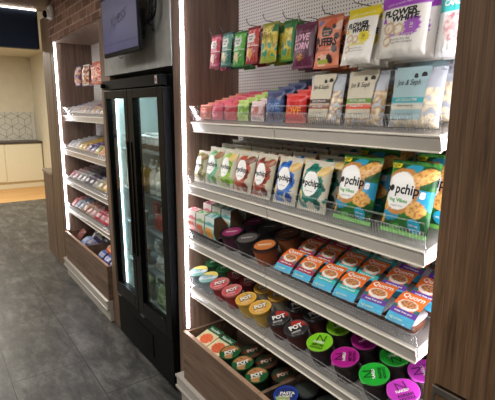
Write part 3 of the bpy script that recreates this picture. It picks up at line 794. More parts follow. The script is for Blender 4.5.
def vegbag(seed=31):
    w, h = .17, .226; root = thing('crisp_bag', 'x', 'crisps'); P = bag_surface(w, h, .062, 'pillow', seed)
    cx, cz = -.022, h * .58
    def f(x, z):
        n = nz(x * 14, z * 14, seed); c = (38, 110, 40) if n > 0 else (20, 74, 32)
        if n > .28: c = (84, 166, 58)
        if x > .045 and .38 * h < z < .62 * h: c = (40, 150, 190) if nz(x * 20, z * 20, 4) > -.25 else c
        if ell(x, z, -.05, h * .28, .045, .026) < 1: c = (36, 140, 176)
        if ell(x, z, .0, h * .90, .03, .014) < 1: c = (44, 150, 180)
        d = ell(x, z, cx, cz, .062, .064)
        if d < 1.13: c = (186, 128, 66)
        def chip(a, b, rx, rz, rot):
            return ell(x, z, a, b, rx, rz, rot) < 1 + .08 * nz(x * 80, z * 80)
        if chip(.048, h * .80, .042, .024, .45) or chip(.046, h * .36, .030, .026, 0) or chip(-.068, h * .40, .020, .024, 0) or chip(-.078, h * .18, .016, .012, 1.2):
            c = (222, 172, 96) if nz(x * 110, z * 110) > -.15 else (186, 124, 58)
        if d < .92: c = (238, 238, 236)
        if -.086 < x < -.050 and h * .885 < z < h * .955: c = (236, 216, 40)
        if z < h * .06: c = (120, 190, 90)
        return c
    bag_mesh(root, P, w, h, f, (44, 120, 50), 50, 60, 'bag_film')
    crimp(root, w, h - .01, h, (70, 140, 60), 'top_seal')
    letter(root, P, 'p', -.071, cz - .002, height=.032, col=(16, 16, 18), bold=.06); badge_disc(root, P, -.051, cz + .006, .010, (16, 16, 18), name='logo_dot')
    letter(root, P, 'pchip', .008, cz + .002, width=.082, height=.040, col=(16, 16, 18), bold=.025); letter(root, P, 's', .060, cz - .004, height=.022, col=(236, 236, 246), bold=.07)
    letter(root, P, 'Veg Vibes', -.020, cz - .030, width=.075, height=.015, col=(70, 160, 60), bold=.02)
    letter(root, P, 'popped crisps', -.02, cz - .046, width=.05, height=.006, col=(110, 110, 110), bold=0)
    letter(root, P, 'NEW', -.068, h * .92, width=.028, height=.010, col=(60, 70, 20))
    badge_disc(root, P, .046, h * .155, .021, (30, 160, 190), '10% veg')
    return Proto(root)
def crow(pr, x, lab, n=4, v0=.046, dv=.07, yaw=0, lean=-13, where='row on the second near shelf'):
    for i in range(n):
        place(pr, 2, x + random.uniform(-.004, .004), v0 + dv * i, f'{lab}, {ORD[i]} in row', lab, lean + random.uniform(-.7, .7), yaw + random.uniform(-1.5, 1.5))
crow(crisp((150, 146, 84), (104, 104, 56), (140, 110, 60), 41, .098, .165), -2.021, 'olive popped crisp bag against the left wooden side', 3, yaw=1)
crow(crisp((120, 186, 150), (84, 150, 70), (150, 106, 56), 42, .13, .192), -1.901, 'mint popped crisp bag between the olive and lime bags')
crow(crisp((150, 190, 70), (104, 150, 48), (216, 186, 110), 43, .125), -1.774, 'lime green popped crisp bag left of the orange brown bags')
crow(crisp((178, 74, 46), (110, 48, 40), (120, 60, 36), 44, .138), -1.636, 'orange brown popped crisp bag right of the lime bags')
crow(crisp((160, 62, 42), (96, 38, 32), (150, 80, 46), 45, .134), -1.492, 'dark red popped crisp bag left of the blue bags')
crow(crisp((44, 110, 190), (26, 70, 150), (214, 176, 100), 46, .138), -1.342, 'blue popped crisp bag left of the dark green bags')
crow(crisp((28, 120, 104), (18, 84, 76), (214, 180, 104), 47, .152), -1.186, 'dark green popped crisp bag left of the big vegetable crisp bags')
VB = vegbag()
crow(VB, -.996, 'big green vegetable crisp bag with yellow corner tag, left hand row', 3, .05, .09, -2)
place(VB, 2, -.79, .05, 'big green vegetable crisp bag with blue badge, nearest the wooden cupboard', 'big green vegetable crisp bags', -13, -2)
for i in range(2): place(VB, 2, -.762, .14 + .09 * i, f'big green vegetable crisp bag behind the rightmost one, {["second", "third"][i]} back', 'big green vegetable crisp bags', -13, -2)

# sleeve cartons with kraft sides
def sleeve(c1, c2, c3, seed):
    w, d, h = .084, .085, .108; root = thing('porridge_carton', 'x', 'carton')
    prof = [(-.5, 0), (-.56, .34), (-.30, 1.0), (.18, 1.0), (.5, .45), (.5, 0)]
    pts = [(a * d, b * h) for a, b in prof]; seg = []
    for i in range(len(pts)):
        a, b = pts[i], pts[(i + 1) % len(pts)]
        for q in range(6): seg.append((a[0] + (b[0] - a[0]) * q / 6, a[1] + (b[1] - a[1]) * q / 6))
    m = MB(); cols = []; nx = 14; n = len(seg); vs = []
    for i in range(nx + 1):
        x = (i / nx - .5) * w
        for (y, z) in seg:
            vs.append((x, y, z)); c = c1
            if y < -.02 and z < h * .55: c = c3 if ell(x, z, -.006, h * .25, .032, .034) < 1 else mixc(c1, c2, .5)
            if y > -.3 * d and z > .9 * h: c = c2 if nz(x * 60, y * 60, seed) > -.08 else c1
            if abs(z - h * .62) < .006 and y < 0: c = c2
            cols.append(c)
    m.add(vs, [(i * n + k, i * n + (k + 1) % n, (i + 1) * n + (k + 1) % n, (i + 1) * n + k) for i in range(nx) for k in range(n)])
    m.build('printed_sleeve', CARD, root, False, cols)
    for s in (-1, 1):
        e = MB(); e.add([(s * (w / 2 - .001), y, z) for y, z in pts], [tuple(range(6))]); e.add([(s * (w / 2 - .006), y, z) for y, z in pts], [tuple(range(6))])
        e.build('kraft_end', M_KRAFT, root)
    FP = lambda x, z: (x, (-.56 + .26 * (z / h - .34) / .66) * d - .001, z)
    letter(root, FP, 'oats', 0, h * .76, width=.04, height=.012, col=c2, bold=.02)
    return Proto(root)
SL = [sleeve((220, 214, 204), (206, 70, 96), (196, 84, 50), 1), sleeve((216, 218, 206), (96, 160, 90), (190, 96, 60), 2), sleeve((206, 220, 216), (60, 150, 150), (214, 150, 60), 3)]
for i, (x, nm) in enumerate(((-2.033, 'red printed'), (-1.941, 'green printed'), (-1.849, 'teal printed'))):
    for j in range(3):
        place(SL[i], 3, x, .066 + .1 * j, f'{nm} breakfast carton with kraft brown ends, {ORD[j]} in row', f'{nm} breakfast cartons', yaw=random.uniform(-1, 1), w=.046)
tr = thing('display_tray', 'shallow black tray under the breakfast cartons on the third near shelf', 'tray', S(3, -1.942, .18, .0004), (SH[3][2], 0, 0))
B(-.135, .135, -.165, .148, 0, .004).build('tray_base', M_BLACKM, tr); B(-.135, .135, -.165, .148, .004, .045, .003).build('tray_riser', M_BLACKM, tr)
# tubs with lids
def lid_paint(fn, r, z, nr=12, na=44):
    m = MB(); cols = [fn(0, 0)]; vs = [(0, 0, z)]
    for i in range(1, nr + 1):
        q = i / nr
        for a in range(na):
            th = 2 * PI * a / na; x, y = q * math.cos(th), q * math.sin(th)
            vs.append((x * r, y * r, z + (-.0012 if q < .9 else 0))); cols.append(fn(x, y))
    for a in range(na):
        th = 2 * PI * a / na; vs.append((math.cos(th) * r * 1.0, math.sin(th) * r, z - .004)); cols.append(fn(math.cos(th), math.sin(th)))
    fs = [(0, a + 1, (a + 1) % na + 1) for a in range(na)]
    for i in range(nr): fs += [(1 + i * na + a, 1 + i * na + (a + 1) % na, 1 + (i + 1) * na + (a + 1) % na, 1 + (i + 1) * na + a) for a in range(na)]
    fs.append(tuple(1 + nr * na + a for a in range(na)))
    m.add(vs, fs); return m, cols
def pot(name, cat, r, h, lidfn, bodycol, texts, rb=None, tab=None, bodyfn=None, rimcol=None):
    root = thing(name, 'x', cat); rb = rb or r * .74
    m = MB(); n = 32; cols = []
    prof = [(rb * .96, 0), (rb, .003)] + [(rb + (r * .95 - rb) * q / 8, .003 + (h - .012) * q / 8) for q in range(1, 9)] + [(r * 1.0, h - .008), (r * 1.0, h - .004)]
    m.lathe(prof, n)
    for (rr, z) in prof:
        for a in range(n):
            th = 2 * PI * a / n
            cols.append(rimcol if rimcol and z > h - .012 else (bodyfn(th, z / h) if bodyfn else bodycol))
    m.build('tub', CARD, root, True, cols)
    lm, lc = lid_paint(lidfn, r, h)
    l = lm.build('lid', FOIL, root, False, lc)
    if tab:
        a, col = tab
        m = MB(); m.add([(r * .97 * math.cos(a - .32), r * .97 * math.sin(a - .32), h - .0005), (r * 1.09 * math.cos(a - .12), r * 1.09 * math.sin(a - .12), h - .003), (r * 1.09 * math.cos(a + .12), r * 1.09 * math.sin(a + .12), h - .003), (r * .97 * math.cos(a + .32), r * .97 * math.sin(a + .32), h - .0005),
                       (r * .97 * math.cos(a - .32), r * .97 * math.sin(a - .32), h - .0013), (r * 1.09 * math.cos(a - .12), r * 1.09 * math.sin(a - .12), h - .0038), (r * 1.09 * math.cos(a + .12), r * 1.09 * math.sin(a + .12), h - .0038), (r * .97 * math.cos(a + .32), r * .97 * math.sin(a + .32), h - .0013)],
                      [(0, 1, 2, 3), (4, 5, 6, 7), (0, 1, 5, 4), (1, 2, 6, 5), (2, 3, 7, 6)])
        m.build('pull_tab', ink(col), l)
    for a in texts:
        a = dict(a); lf = a.pop('lift', .0008); LP = lambda x, y, lf=lf: (x, y, h + lf); s, x, y = a.pop('t'), a.pop('x'), a.pop('y'); letter(l, LP, s, x * r, y * r, **a)
    return Proto(root)
VR = R(50)   # lettering turned towards the aisle
def rotxy(x, y, a): c, s = math.cos(a), math.sin(a); return (x * c + y * s, -x * s + y * c)
# dark bowls
def bowl_lid(c, c2):
    def f(x, y):
        q = math.hypot(x, y)
        if q > .80: return (26, 24, 26)
        u, v = rotxy(x, y, VR)
        return c2 if abs(v) < .2 and abs(u) < .55 else c
    return f
def bowl(c, c2, body, t): return pot('food_bowl', 'bowl', .061, .085, bowl_lid(c, c2), body, [dict(t=t, x=0, y=0, width=.055, height=.012, rot=VR, col=WHITE, bold=.02)], .045, bodyfn=lambda th, z: mixc(body, (20, 18, 20), .5) if z > .85 else body)
BW = [(bowl((150, 50, 96), (176, 70, 116), (70, 22, 46), 'banzai'), 'dark bowl with a pink oval lid'), (bowl((92, 88, 84), (70, 66, 64), (40, 36, 36), 'firecracker'), 'dark bowl with a grey lid'), (bowl((206, 122, 66), (226, 160, 100), (150, 76, 40), 'katsu'), 'dark bowl with an orange lid')]
for j, (x, (pr, nm)) in enumerate(zip((-1.742, -1.612, -1.482), BW)): place(pr, 3, x, .085, f'{nm}, front row beside the cartons', 'round food bowls', yaw=random.uniform(-8, 8))
BW2 = [(bowl((104, 34, 74), (130, 50, 96), (44, 18, 34), 'thai'), 'dark bowl with a plum lid'), (bowl((46, 44, 44), (60, 58, 58), (26, 24, 24), 'satay'), 'dark bowl with a black lid'), (bowl((120, 72, 44), (90, 52, 36), (140, 80, 44), 'jerk'), 'brown bowl with a dark brown lid')]
for j, (x, (pr, nm)) in enumerate(zip((-1.742, -1.612, -1.482), BW2)): place(pr, 3, x, .222, f'{nm}, behind the front row of bowls', 'round food bowls', yaw=random.uniform(-8, 8))
# sleeved meal pots
def meal(band, band2, seed):
    w, h = .092, .070; root = thing('meal_pot', 'x', 'ready meal')
    m = MB(); m.lathe([(.035, 0), (.037, .004), (.043, h * .60), (.046, h * .62), (.046, h * .66)], 40, 4.5); m.build('tub', M_TUB, root, True)
    m = MB(); m.lathe([(.0376, .006), (.0424, .036), (.0424, .037)], 40, 4.5); m.build('food_fill', flat('brown_food', (120, 74, 50), .5, 0, .5, .4, 0, 60), root, True)
    # printed card sleeve: slopes up from the front edge, bends and runs back over the lid
    n, k = 30, 48; prof = []
    for i in range(k + 1):
        t_ = i / k; y = -.0575 + .110 * t_
        z = h * (.62 + .62 * (1 - (1 - t_) ** 2.2))
        prof.append((y, z))
    m = MB(); cols = []; 
    for s in (0, 1):
        vs = []
        for i, (y, z) in enumerate(prof):
            q = i / k
            for j in range(n + 1):
                x = (j / n - .5) * w
                c = (226, 110, 36)
                if q < .21: c = mixc((48, 150, 196), (70, 186, 220), .5 + .5 * nz(x * 30, q * 10, seed))
                elif q < .37: c = band
                if .37 <= q < .46: c = band2 if abs(x) > .03 else c
                d = ell(x, q, .0, .53, .034, .17)
                if d < 1 and q > .36: c = (226, 222, 214)
                if ell(x, q, .0, .56, .028, .115) < 1: c = (150, 84, 48) if nz(x * 130, q * 28, seed) > 0 else (206, 150, 96)
                cols.append(c); vs.append((x, y + (.0008 if s else 0), z - (.0008 if s else 0)))
        m.add(vs, [(i * (n + 1) + j, i * (n + 1) + j + 1, (i + 1) * (n + 1) + j + 1, (i + 1) * (n + 1) + j) for i in range(k) for j in range(n)])
    sl = m.build('card_sleeve', CARD, root, False, cols)
    def LP(x, q):
        f = min(max(q, 0), 1) * k; i = min(int(f), k - 1); a, b = prof[i], prof[i + 1]; y = a[0] + (b[0] - a[0]) * (f - i); z = a[1] + (b[1] - a[1]) * (f - i)
        return (x, y - .0006, z + .0009)
    letter(sl, LP, 'Quorn', 0, .83, width=.076, height=.22, col=WHITE, bold=.02)
    letter(sl, LP, 'meat free pot', 0, .29, width=.062, height=.07, col=WHITE, bold=.02)
    letter(sl, LP, 'high protein', -.012, .10, width=.046, height=.07, col=(226, 240, 190), bold=.0)
    return Proto(root)
def strip_pot(pr, band):
    t = MB(); t.lathe([(.0515, .020), (.0522, .066)], 40, 4.5); return pr
Q = {'red': meal((150, 28, 70), (110, 100, 110), 51), 'teal': meal((40, 176, 176), (30, 90, 84), 52), 'purple': meal((94, 48, 156), (40, 96, 96), 53)}
qx = [(-1.302, 'red'), (-1.192, 'red'), (-1.082, 'teal'), (-.978, 'teal'), (-.866, 'purple'), (-.752, 'purple')]
PLC = {0: 'left', 1: 'right'}
for i, (x, c) in enumerate(qx):
    for j in range(3):
        place(Q[c], 3, x, .0745 + .108 * j - (.0 if j < 2 else .006), f'orange topped meal pot with {c} band, {PLC[i % 2]} row, {ORD[j]}', f'meal pots with {c} band', yaw=random.uniform(-4, 4), w=0 if j < 2 else .012)

# noodle pots on the fourth shelf
def pn_lid(base, acc, rim, seed):
    def f(x, y):
        u, v = rotxy(x, y, VR); q = math.hypot(x, y)
        c = base
        if v > .1 and u > -.3 and q < .9: c = acc if nz(u * 4, v * 4, seed) > -.25 else mixc(acc, (60, 30, 20), .4)
        if q > .9: c = rim
        if v < -.35 and abs(u) < .45 and nz(u * 9, v * 9, seed) > .1: c = mixc(base, WHITE, .4)
        return c
    return f
def pn(base, acc, rim, body, seed, r=.051, h=.089, col=WHITE, back=(30, 30, 30), txt=True):
    T = []
    if txt: T = [dict(t='POT', x=-.03, y=.04, width=r * 1.18, height=r * .66, rot=VR + .25, col=back, bold=.08, lift=.0003), dict(t='POT', x=-.05, y=.06, width=r * 1.1, height=r * .56, rot=VR + .25, col=col, bold=.05), dict(t='NOODLE', x=.36, y=-.36, width=r * .75, height=r * .17, rot=VR + .25, col=col, bold=.02)]
    return pot('noodle_pot', 'noodle pot', r, h, pn_lid(base, acc, rim, seed), body, T, .037, rimcol=rim)
def light_lid(x, y):
    u, v = rotxy(x, y, VR)
    if v + .35 * u > .35: return (226, 206, 110)
    if abs(v + .1) < .28: return (206, 218, 224)
    return (126, 178, 172)
def gy_lid(x, y):
    u, v = rotxy(x, y, VR)
    if v > .35 and u > 0: return (224, 196, 70)
    return (40, 112, 62)
LB = pot('noodle_pot', 'noodle pot', .052, .087, light_lid, (150, 170, 176), [dict(t='SOUP', x=0, y=-.05, width=.05, height=.016, rot=VR + .2, col=(90, 130, 160), bold=.02)], .038, tab=(R(150), (150, 190, 180)))
GY = pot('noodle_pot', 'noodle pot', .052, .087, gy_lid, (60, 100, 70), [dict(t='POT', x=-.05, y=-.05, width=.044, height=.02, rot=VR + .2, col=WHITE, bold=.04)], .038)
RP = pn((206, 84, 88), (190, 120, 110), (214, 110, 112), (150, 50, 50), 61); DR = pn((132, 34, 40), (110, 50, 44), (96, 30, 34), (90, 24, 28), 62)
YP = pn((228, 168, 66), (206, 170, 90), (236, 184, 84), (206, 170, 80), 63); YD = pn((206, 150, 50), (176, 130, 60), (216, 166, 70), (176, 170, 150), 64)
BP = pn((48, 46, 48), (176, 52, 46), (60, 58, 60), (88, 40, 36), 65)
def naked(c, lidrot, t2, seed):
    dk = mixc(c, (20, 20, 20), .8)
    return pot('noodle_pot', 'noodle pot', .0505, .088, lambda x, y: mixc(c, WHITE, .18) if math.hypot(x, y) > .95 else c, (40, 34, 36),
        [dict(t='N', x=.38 * math.cos(lidrot + PI / 2), y=.38 * math.sin(lidrot + PI / 2), width=.032, height=.034, rot=lidrot, col=mixc(c, (10, 10, 10), .55), bold=.0), dict(t='NAKED', x=0 - .05 * math.sin(lidrot), y=-.05, width=.042, height=.011, rot=lidrot, col=WHITE, bold=.04), dict(t=t2, x=.36 * math.cos(lidrot - PI / 2), y=.36 * math.sin(lidrot - PI / 2), width=.050, height=.012, rot=lidrot, col=dk, bold=.03), dict(t='NOODLE', x=.64 * math.cos(lidrot - PI / 2), y=.64 * math.sin(lidrot - PI / 2), width=.05, height=.010, rot=lidrot, col=dk, bold=.03)],
        .040, tab=(lidrot + R(128), mixc(c, WHITE, .12)), bodyfn=lambda th, z: (60, 40, 44) if math.sin(th * 9 + z * 14) > .3 else (34, 30, 32))
LM, MG, GN, PP = (132, 208, 40), (178, 30, 140), (34, 176, 52), (196, 62, 190)
N = dict(l1=naked(LM, R(20), 'GREEN CURRY', 1), l2=naked(LM, R(60), 'GREEN CURRY', 2), m1=naked(MG, R(130), 'VIET PHO', 3), m2=naked(MG, R(75), 'VIET PHO', 4), g1=naked(GN, R(135), 'SINGAPORE', 5), g2=naked(GN, R(230), 'SINGAPORE', 6), p1=naked(PP, R(60), 'KOREAN', 7), p2=naked(PP, R(140), 'KOREAN', 8))
fx = [-2.03, -1.922, -1.812, -1.702, -1.583, -1.474, -1.345, -1.236, -1.101, -.974, -.845, -.732]
rows = [(LB, GY, 'noodle pot with pale blue and yellow lid', 'noodle pot with green and yellow lid'), (LB, GY, 'noodle pot with pale blue and yellow lid', 'noodle pot with green and yellow lid'),
        (RP, DR, 'noodle pot with pinkish red lid', 'noodle pot with dark red lid'), (RP, DR, 'noodle pot with pinkish red lid', 'noodle pot with dark red lid'),
        (YP, YD, 'noodle pot with bright yellow lid', 'noodle pot with mustard yellow lid'), (YP, YD, 'noodle pot with bright yellow lid', 'noodle pot with mustard yellow lid'),
        (BP, BP, 'noodle pot with black and red lid', 'noodle pot with black and red lid'), (BP, BP, 'noodle pot with black and red lid', 'noodle pot with black and red lid')]
for i, (a, b, la, lb_) in enumerate(rows):
    side = 'left' if i % 2 == 0 else 'right'
    place(a, 4, fx[i], .064, f'{la}, front row, {side} one of the pair', la + 's', yaw=random.uniform(-8, 8))
    place(b, 4, fx[i], .175, f'{lb_}, second row back, {side} one of the pair', lb_ + 's', yaw=random.uniform(-8, 8))
    place(b, 4, fx[i], .284, f'{lb_}, rearmost row, {side} one of the pair', lb_ + 's', yaw=random.uniform(-8, 8))
for i, (a, b, nm) in enumerate((('l1', 'l2', 'lime green'), ('m1', 'm2', 'magenta'), ('g1', 'g2', 'bright green'), ('p1', 'p2', 'pinkish purple'))):
    x = fx[8 + i]
    place(N[a], 4, x, .0635, f'noodle pot with {nm} foil lid, nearest the front edge', f'{nm} lidded noodle pots', yaw=0)
    place(N[b], 4, x, .174, f'noodle pot with {nm} foil lid, just behind the front {nm} one', f'{nm} lidded noodle pots', yaw=0)
    place(N[a], 4, x, .285, f'noodle pot with {nm} foil lid, rearmost of its colour', f'{nm} lidded noodle pots', yaw=40)

# bins under the near unit
def carton(base, food, flap, seed):
    w, d, h = .118, .135, .05; root = thing('meal_carton', 'x', 'carton')
    def f(x, y):
        if y > .030: return flap
        c = base
        if ell(x, y, .004, -.022, .046, .036) < 1: c = food if nz(x * 90, y * 90, seed) > -.25 else mixc(food, (250, 200, 150), .4)
        return c
    m = MB(); n, k = 36, 40; vs = [((i / n - .5) * w, (j / k - .5) * d, h) for j in range(k + 1) for i in range(n + 1)]; cols = [f(v[0], v[1]) for v in vs]
    m.add(vs, [(j * (n + 1) + i, j * (n + 1) + i + 1, (j + 1) * (n + 1) + i + 1, (j + 1) * (n + 1) + i) for j in range(k) for i in range(n)])
    o = m.build('printed_front', CARD, root, False, cols)
    B(-w / 2, w / 2, -d / 2, d / 2, 0, h - .0008, .001).build('box', flat('carton_side', (160, 60, 40), .6), root)
    letter(o, lambda x, y: (x, y, h + .0008), 'Noodles', 0, .048, width=.085, height=.018, col=(226, 236, 220), bold=.02)
    return Proto(root)
CT = carton((222, 208, 164), (214, 92, 44), (24, 88, 52), 1)
def binput(pr, x, y, z, tilt, yaw, label, group): return pr.put((x, y, z), (R(tilt), 0, R(yaw)), label, group)
for i, (x, y) in enumerate(((-2.006, .10), (-1.882, .10))):
    binput(CT, x, y, .40, 18, 4, f'flat food carton with orange noodles picture, {"left" if i == 0 else "right"} one in the near bin', 'flat food cartons in the bin')
    binput(CT, x, y + .003, .342, 18, 4, f'flat food carton hidden under the {"left" if i == 0 else "right"} orange noodles carton', 'flat food cartons in the bin')
def gp_lid(x, y):
    u, v = rotxy(x, y, VR)
    if math.hypot(x, y) > .9: return (30, 84, 44)
    if v > .18 and nz(u * 4, v * 4, 2) > -.3: return (196, 130, 80)
    if v < -.2 and abs(u + .1) < .35: return (190, 140, 90)
    return (28, 92, 48)
GP = pot('noodle_pot', 'noodle pot', .056, .10, gp_lid, (40, 60, 40), [dict(t='POT', x=0, y=.05, width=.062, height=.026, rot=VR + .3, col=WHITE, bold=.05), dict(t='NOODLE', x=.2, y=-.28, width=.045, height=.009, rot=VR + .3, col=WHITE, bold=.02)], .042)
BRL = pot('noodle_pot', 'noodle pot', .056, .10, lambda x, y: mixc((110, 62, 44), (30, 60, 40), .5 + .5 * math.sin(6 * x)), (60, 40, 34), [dict(t='POT', x=0, y=.05, width=.06, height=.024, rot=VR + .3, col=(226, 200, 180), bold=.05)], .042)
gpp = [(-1.765, .086, .412), (-1.65, .086, .408), (-1.533, .086, .403)]
for i, (x, y, z) in enumerate(gpp):
    binput(GP, x, y, z - .04, 12, 0, f'noodle pot with green and orange lid in the wooden bin, {["leftmost", "middle", "rightmost"][i]} of the front three', 'green lidded noodle pots in the bin')
for i, (x, y, z) in enumerate(((-1.735, .205, .388), (-1.615, .205, .385), (-1.485, .205, .378))):
    binput(BRL, x, y, z - .035, 10, 0, f'noodle pot with brown lid in the wooden bin, {["leftmost", "middle", "rightmost"][i]} of the back three', 'brown lidded noodle pots in the bin')
def bl_lid(x, y):
    u, v = rotxy(x, y, VR); q = math.hypot(x, y)
    if q > .84: return (36, 70, 176)
    if v < -.1 and u < .3: return (150, 176, 110) if nz(u * 5, v * 5, 2) > -.1 else (214, 206, 170)
    return (40, 56, 120)
BLP = pot('noodle_pot', 'noodle pot', .055, .105, bl_lid, (50, 54, 60), [dict(t='PASTA', x=0, y=.2, width=.066, height=.018, rot=VR - .1, col=WHITE, bold=.04), dict(t="'n' SAUCE", x=.1, y=-.12, width=.06, height=.013, rot=VR - .1, col=WHITE, bold=.03)], .044)
DKP = pot('noodle_pot', 'noodle pot', .055, .105, lambda x, y: (60, 66, 70) if math.hypot(x, y) > .8 else (78, 84, 78), (50, 52, 54), [], .044)
for i, x in enumerate((-1.322, -1.19, -1.06, -.93, -.80)):
    binput(BLP if i < 3 else DKP, x, .088, .372, 12, 0, f'pasta pot with {"blue rimmed" if i < 3 else "grey"} lid in the right bin, {["first", "second", "third", "fourth", "fifth"][i]} from its wooden divider', 'pots in the right hand bin')
    binput(DKP, x, .206, .35, 10, 0, f'dark grey lidded pot behind the {["first", "second", "third", "fourth", "fifth"][i]} front pot of the right bin', 'grey pots at the back of the right bin')

# ------------------------------------------------------------------ far unit stock
def fbar(base, acc, seed, w=.10, h=.062): return bar_proto('snack_bar', w, h, .019, base, acc, seed=seed, lo=(10, 10))
fcols = {
 1: [((206, 206, 214), (90, 100, 150), 'silver and blue'), ((216, 212, 216), (150, 70, 100), 'white and mauve'), ((220, 218, 220), (110, 110, 130), 'white and grey'), ((214, 196, 190), (150, 60, 70), 'pale pink'), ((216, 200, 170), (100, 44, 56), 'cream and plum'), ((96, 54, 120), (40, 26, 80), 'dark purple'), ((206, 166, 80), (110, 70, 30), 'gold'), ((100, 64, 150), (226, 206, 60), 'violet and yellow'), ((216, 176, 60), (150, 40, 40), 'yellow and red'), ((150, 140, 170), (80, 50, 110), 'grey purple')],
 2: [((206, 206, 210), (176, 180, 186), 'crinkled silver'), ((216, 216, 218), (190, 190, 196), 'bright silver'), ((206, 204, 200), (214, 190, 120), 'silver and gold'), ((222, 180, 76), (230, 206, 130), 'golden yellow'), ((214, 176, 80), (170, 120, 50), 'mustard'), ((84, 60, 130), (60, 40, 100), 'deep purple'), ((60, 46, 104), (190, 180, 210), 'dark violet'), ((206, 196, 90), (120, 150, 70), 'yellow green'), ((226, 150, 96), (236, 190, 150), 'orange'), ((214, 160, 130), (230, 200, 180), 'peach')],
 3: [((206, 190, 190), (176, 40, 60), 'red spotted white'), ((214, 204, 202), (160, 40, 56), 'crimson flecked'), ((206, 204, 200), (50, 46, 50), 'black flecked white'), ((196, 194, 190), (70, 66, 70), 'grey speckled'), ((60, 52, 78), (40, 36, 60), 'inky blue'), ((78, 66, 90), (44, 40, 60), 'plum black'), ((206, 202, 196), (160, 156, 150), 'pearl white'), ((216, 206, 170), (190, 170, 110), 'cream yellow'), ((226, 196, 120), (206, 160, 80), 'amber'), ((206, 206, 214), (160, 170, 190), 'bluish silver')],
 4: [((206, 110, 110), (226, 190, 190), 'rose'), ((190, 196, 206), (120, 140, 170), 'silver blue'), ((206, 206, 210), (130, 150, 180), 'white and blue'), ((206, 150, 120), (230, 200, 170), 'tan orange'), ((214, 180, 160), (170, 60, 50), 'tan and red'), ((216, 200, 196), (180, 40, 50), 'white and red'), ((196, 50, 70), (226, 190, 196), 'scarlet'), ((206, 84, 110), (236, 206, 210), 'raspberry pink'), ((190, 44, 66), (226, 170, 180), 'cherry red'), ((110, 150, 196), (206, 214, 226), 'sky blue')]}
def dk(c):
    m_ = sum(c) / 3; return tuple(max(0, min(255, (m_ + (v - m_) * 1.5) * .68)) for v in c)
names = {1: 'top', 2: 'second', 3: 'third', 4: 'fourth'}
for kk, cs in fcols.items():
    for i, (a, b, nm) in enumerate(cs):
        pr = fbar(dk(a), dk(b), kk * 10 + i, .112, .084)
        x = FX0 + .095 + i * .121
        for j in range(5):
            place(pr, kk, x + random.uniform(-.004, .004), (.040 if kk > 1 else .034) + .053 * j, f'{nm} wrapped bar, {ORD[j]} in row, far {names[kk]} shelf', f'{nm} bars on the far {names[kk]} shelf', (-46 if kk > 1 else -42) + random.uniform(-1.5, 1.5), random.uniform(-1.5, 1.5), .0115)
def farbag(c1, c2, c3, w, seed): 
    def f(x, z):
        n = nz(x * 48, z * 40, seed)
        return c1 if n > .12 else (c2 if n > -.15 else c3)
    return hang_proto('sweet_bag', w, .172, .05, f, c2, 'pillow', seed, [], c1, 'sweet bag')
for (c1, c2, c3, w, x, lab) in (((70, 60, 130), (214, 130, 70), (226, 196, 180), .13, -4.27, 'blue and orange sweet bag on the far pegboard'), ((226, 222, 214), (206, 120, 50), (120, 70, 40), .15, -4.04, 'white and amber sweet bag on the far pegboard'), ((222, 110, 60), (230, 214, 200), (190, 50, 50), .2, -3.76, 'orange and white sweet bag on the far pegboard')):
    pr = farbag(c1, c2, c3, w, x)
    for i in range(3): pr.put((x + .012 * i, .085 + .055 * i, 1.898), (R(-5), 0, R(3)), f'{lab}, {["front", "middle", "rear"][i]} one on its hook', lab)
    hook(x, 1.898 + .176, .06, f'dark wire peg hook holding the {lab}', 'peg hooks on the far pegboard')
def lump(name, base, acc, w, h, t, seed, cat='snack pack'): return bar_proto(name, w, h, t, base, acc, cat, None, seed, (16, 16))
for i, (c1, c2, w, h, x, y, z, tl, yw, lab) in enumerate((
    ((226, 222, 216), (40, 38, 40), .14, .16, -4.38, .19, .415, -35, 25, 'white and black striped snack pack leaning in the far left bin'),
    ((150, 80, 66), (90, 40, 36), .13, .10, -4.57, .07, .40, -40, 0, 'reddish brown snack pack in the corner of the far left bin'),
    ((130, 150, 200), (200, 206, 220), .16, .12, -4.415, .05, .385, -62, -10, 'pale blue snack pouch lying in the far left bin'),
    ((46, 40, 84), (70, 60, 110), .24, .14, -4.20, .06, .385, -60, 12, 'dark purple snack bag lying in the far left bin'),
    ((44, 42, 60), (30, 28, 44), .2, .15, -4.16, .195, .40, -45, 0, 'blackish snack bag at the back of the far left bin'))):
    lump('snack_pack', c1, c2, w, h, .05, 80 + i).put((x, y, z), (R(tl), 0, R(yw)), lab, 'packs in the far left bin')
OP = lump('snack_pack', (214, 104, 56), (236, 170, 120), .13, .09, .06, 90); BP2 = lump('snack_pack', (50, 84, 170), (200, 190, 190), .12, .09, .05, 91)
for i, x in enumerate((-3.86, -3.71, -3.56)): OP.put((x, .13, .42), (R(-50), 0, R(5)), f'orange snack pack in the far right bin, {["left", "middle", "right"][i]} of three', 'orange packs in the far right bin')
for i, x in enumerate((-3.80, -3.65, -3.50)): BP2.put((x, .035, .405), (R(-45), 0, R(-6)), f'blue snack pack in front of the {["left", "middle", "right"][i]} orange pack', 'blue packs in the far right bin')

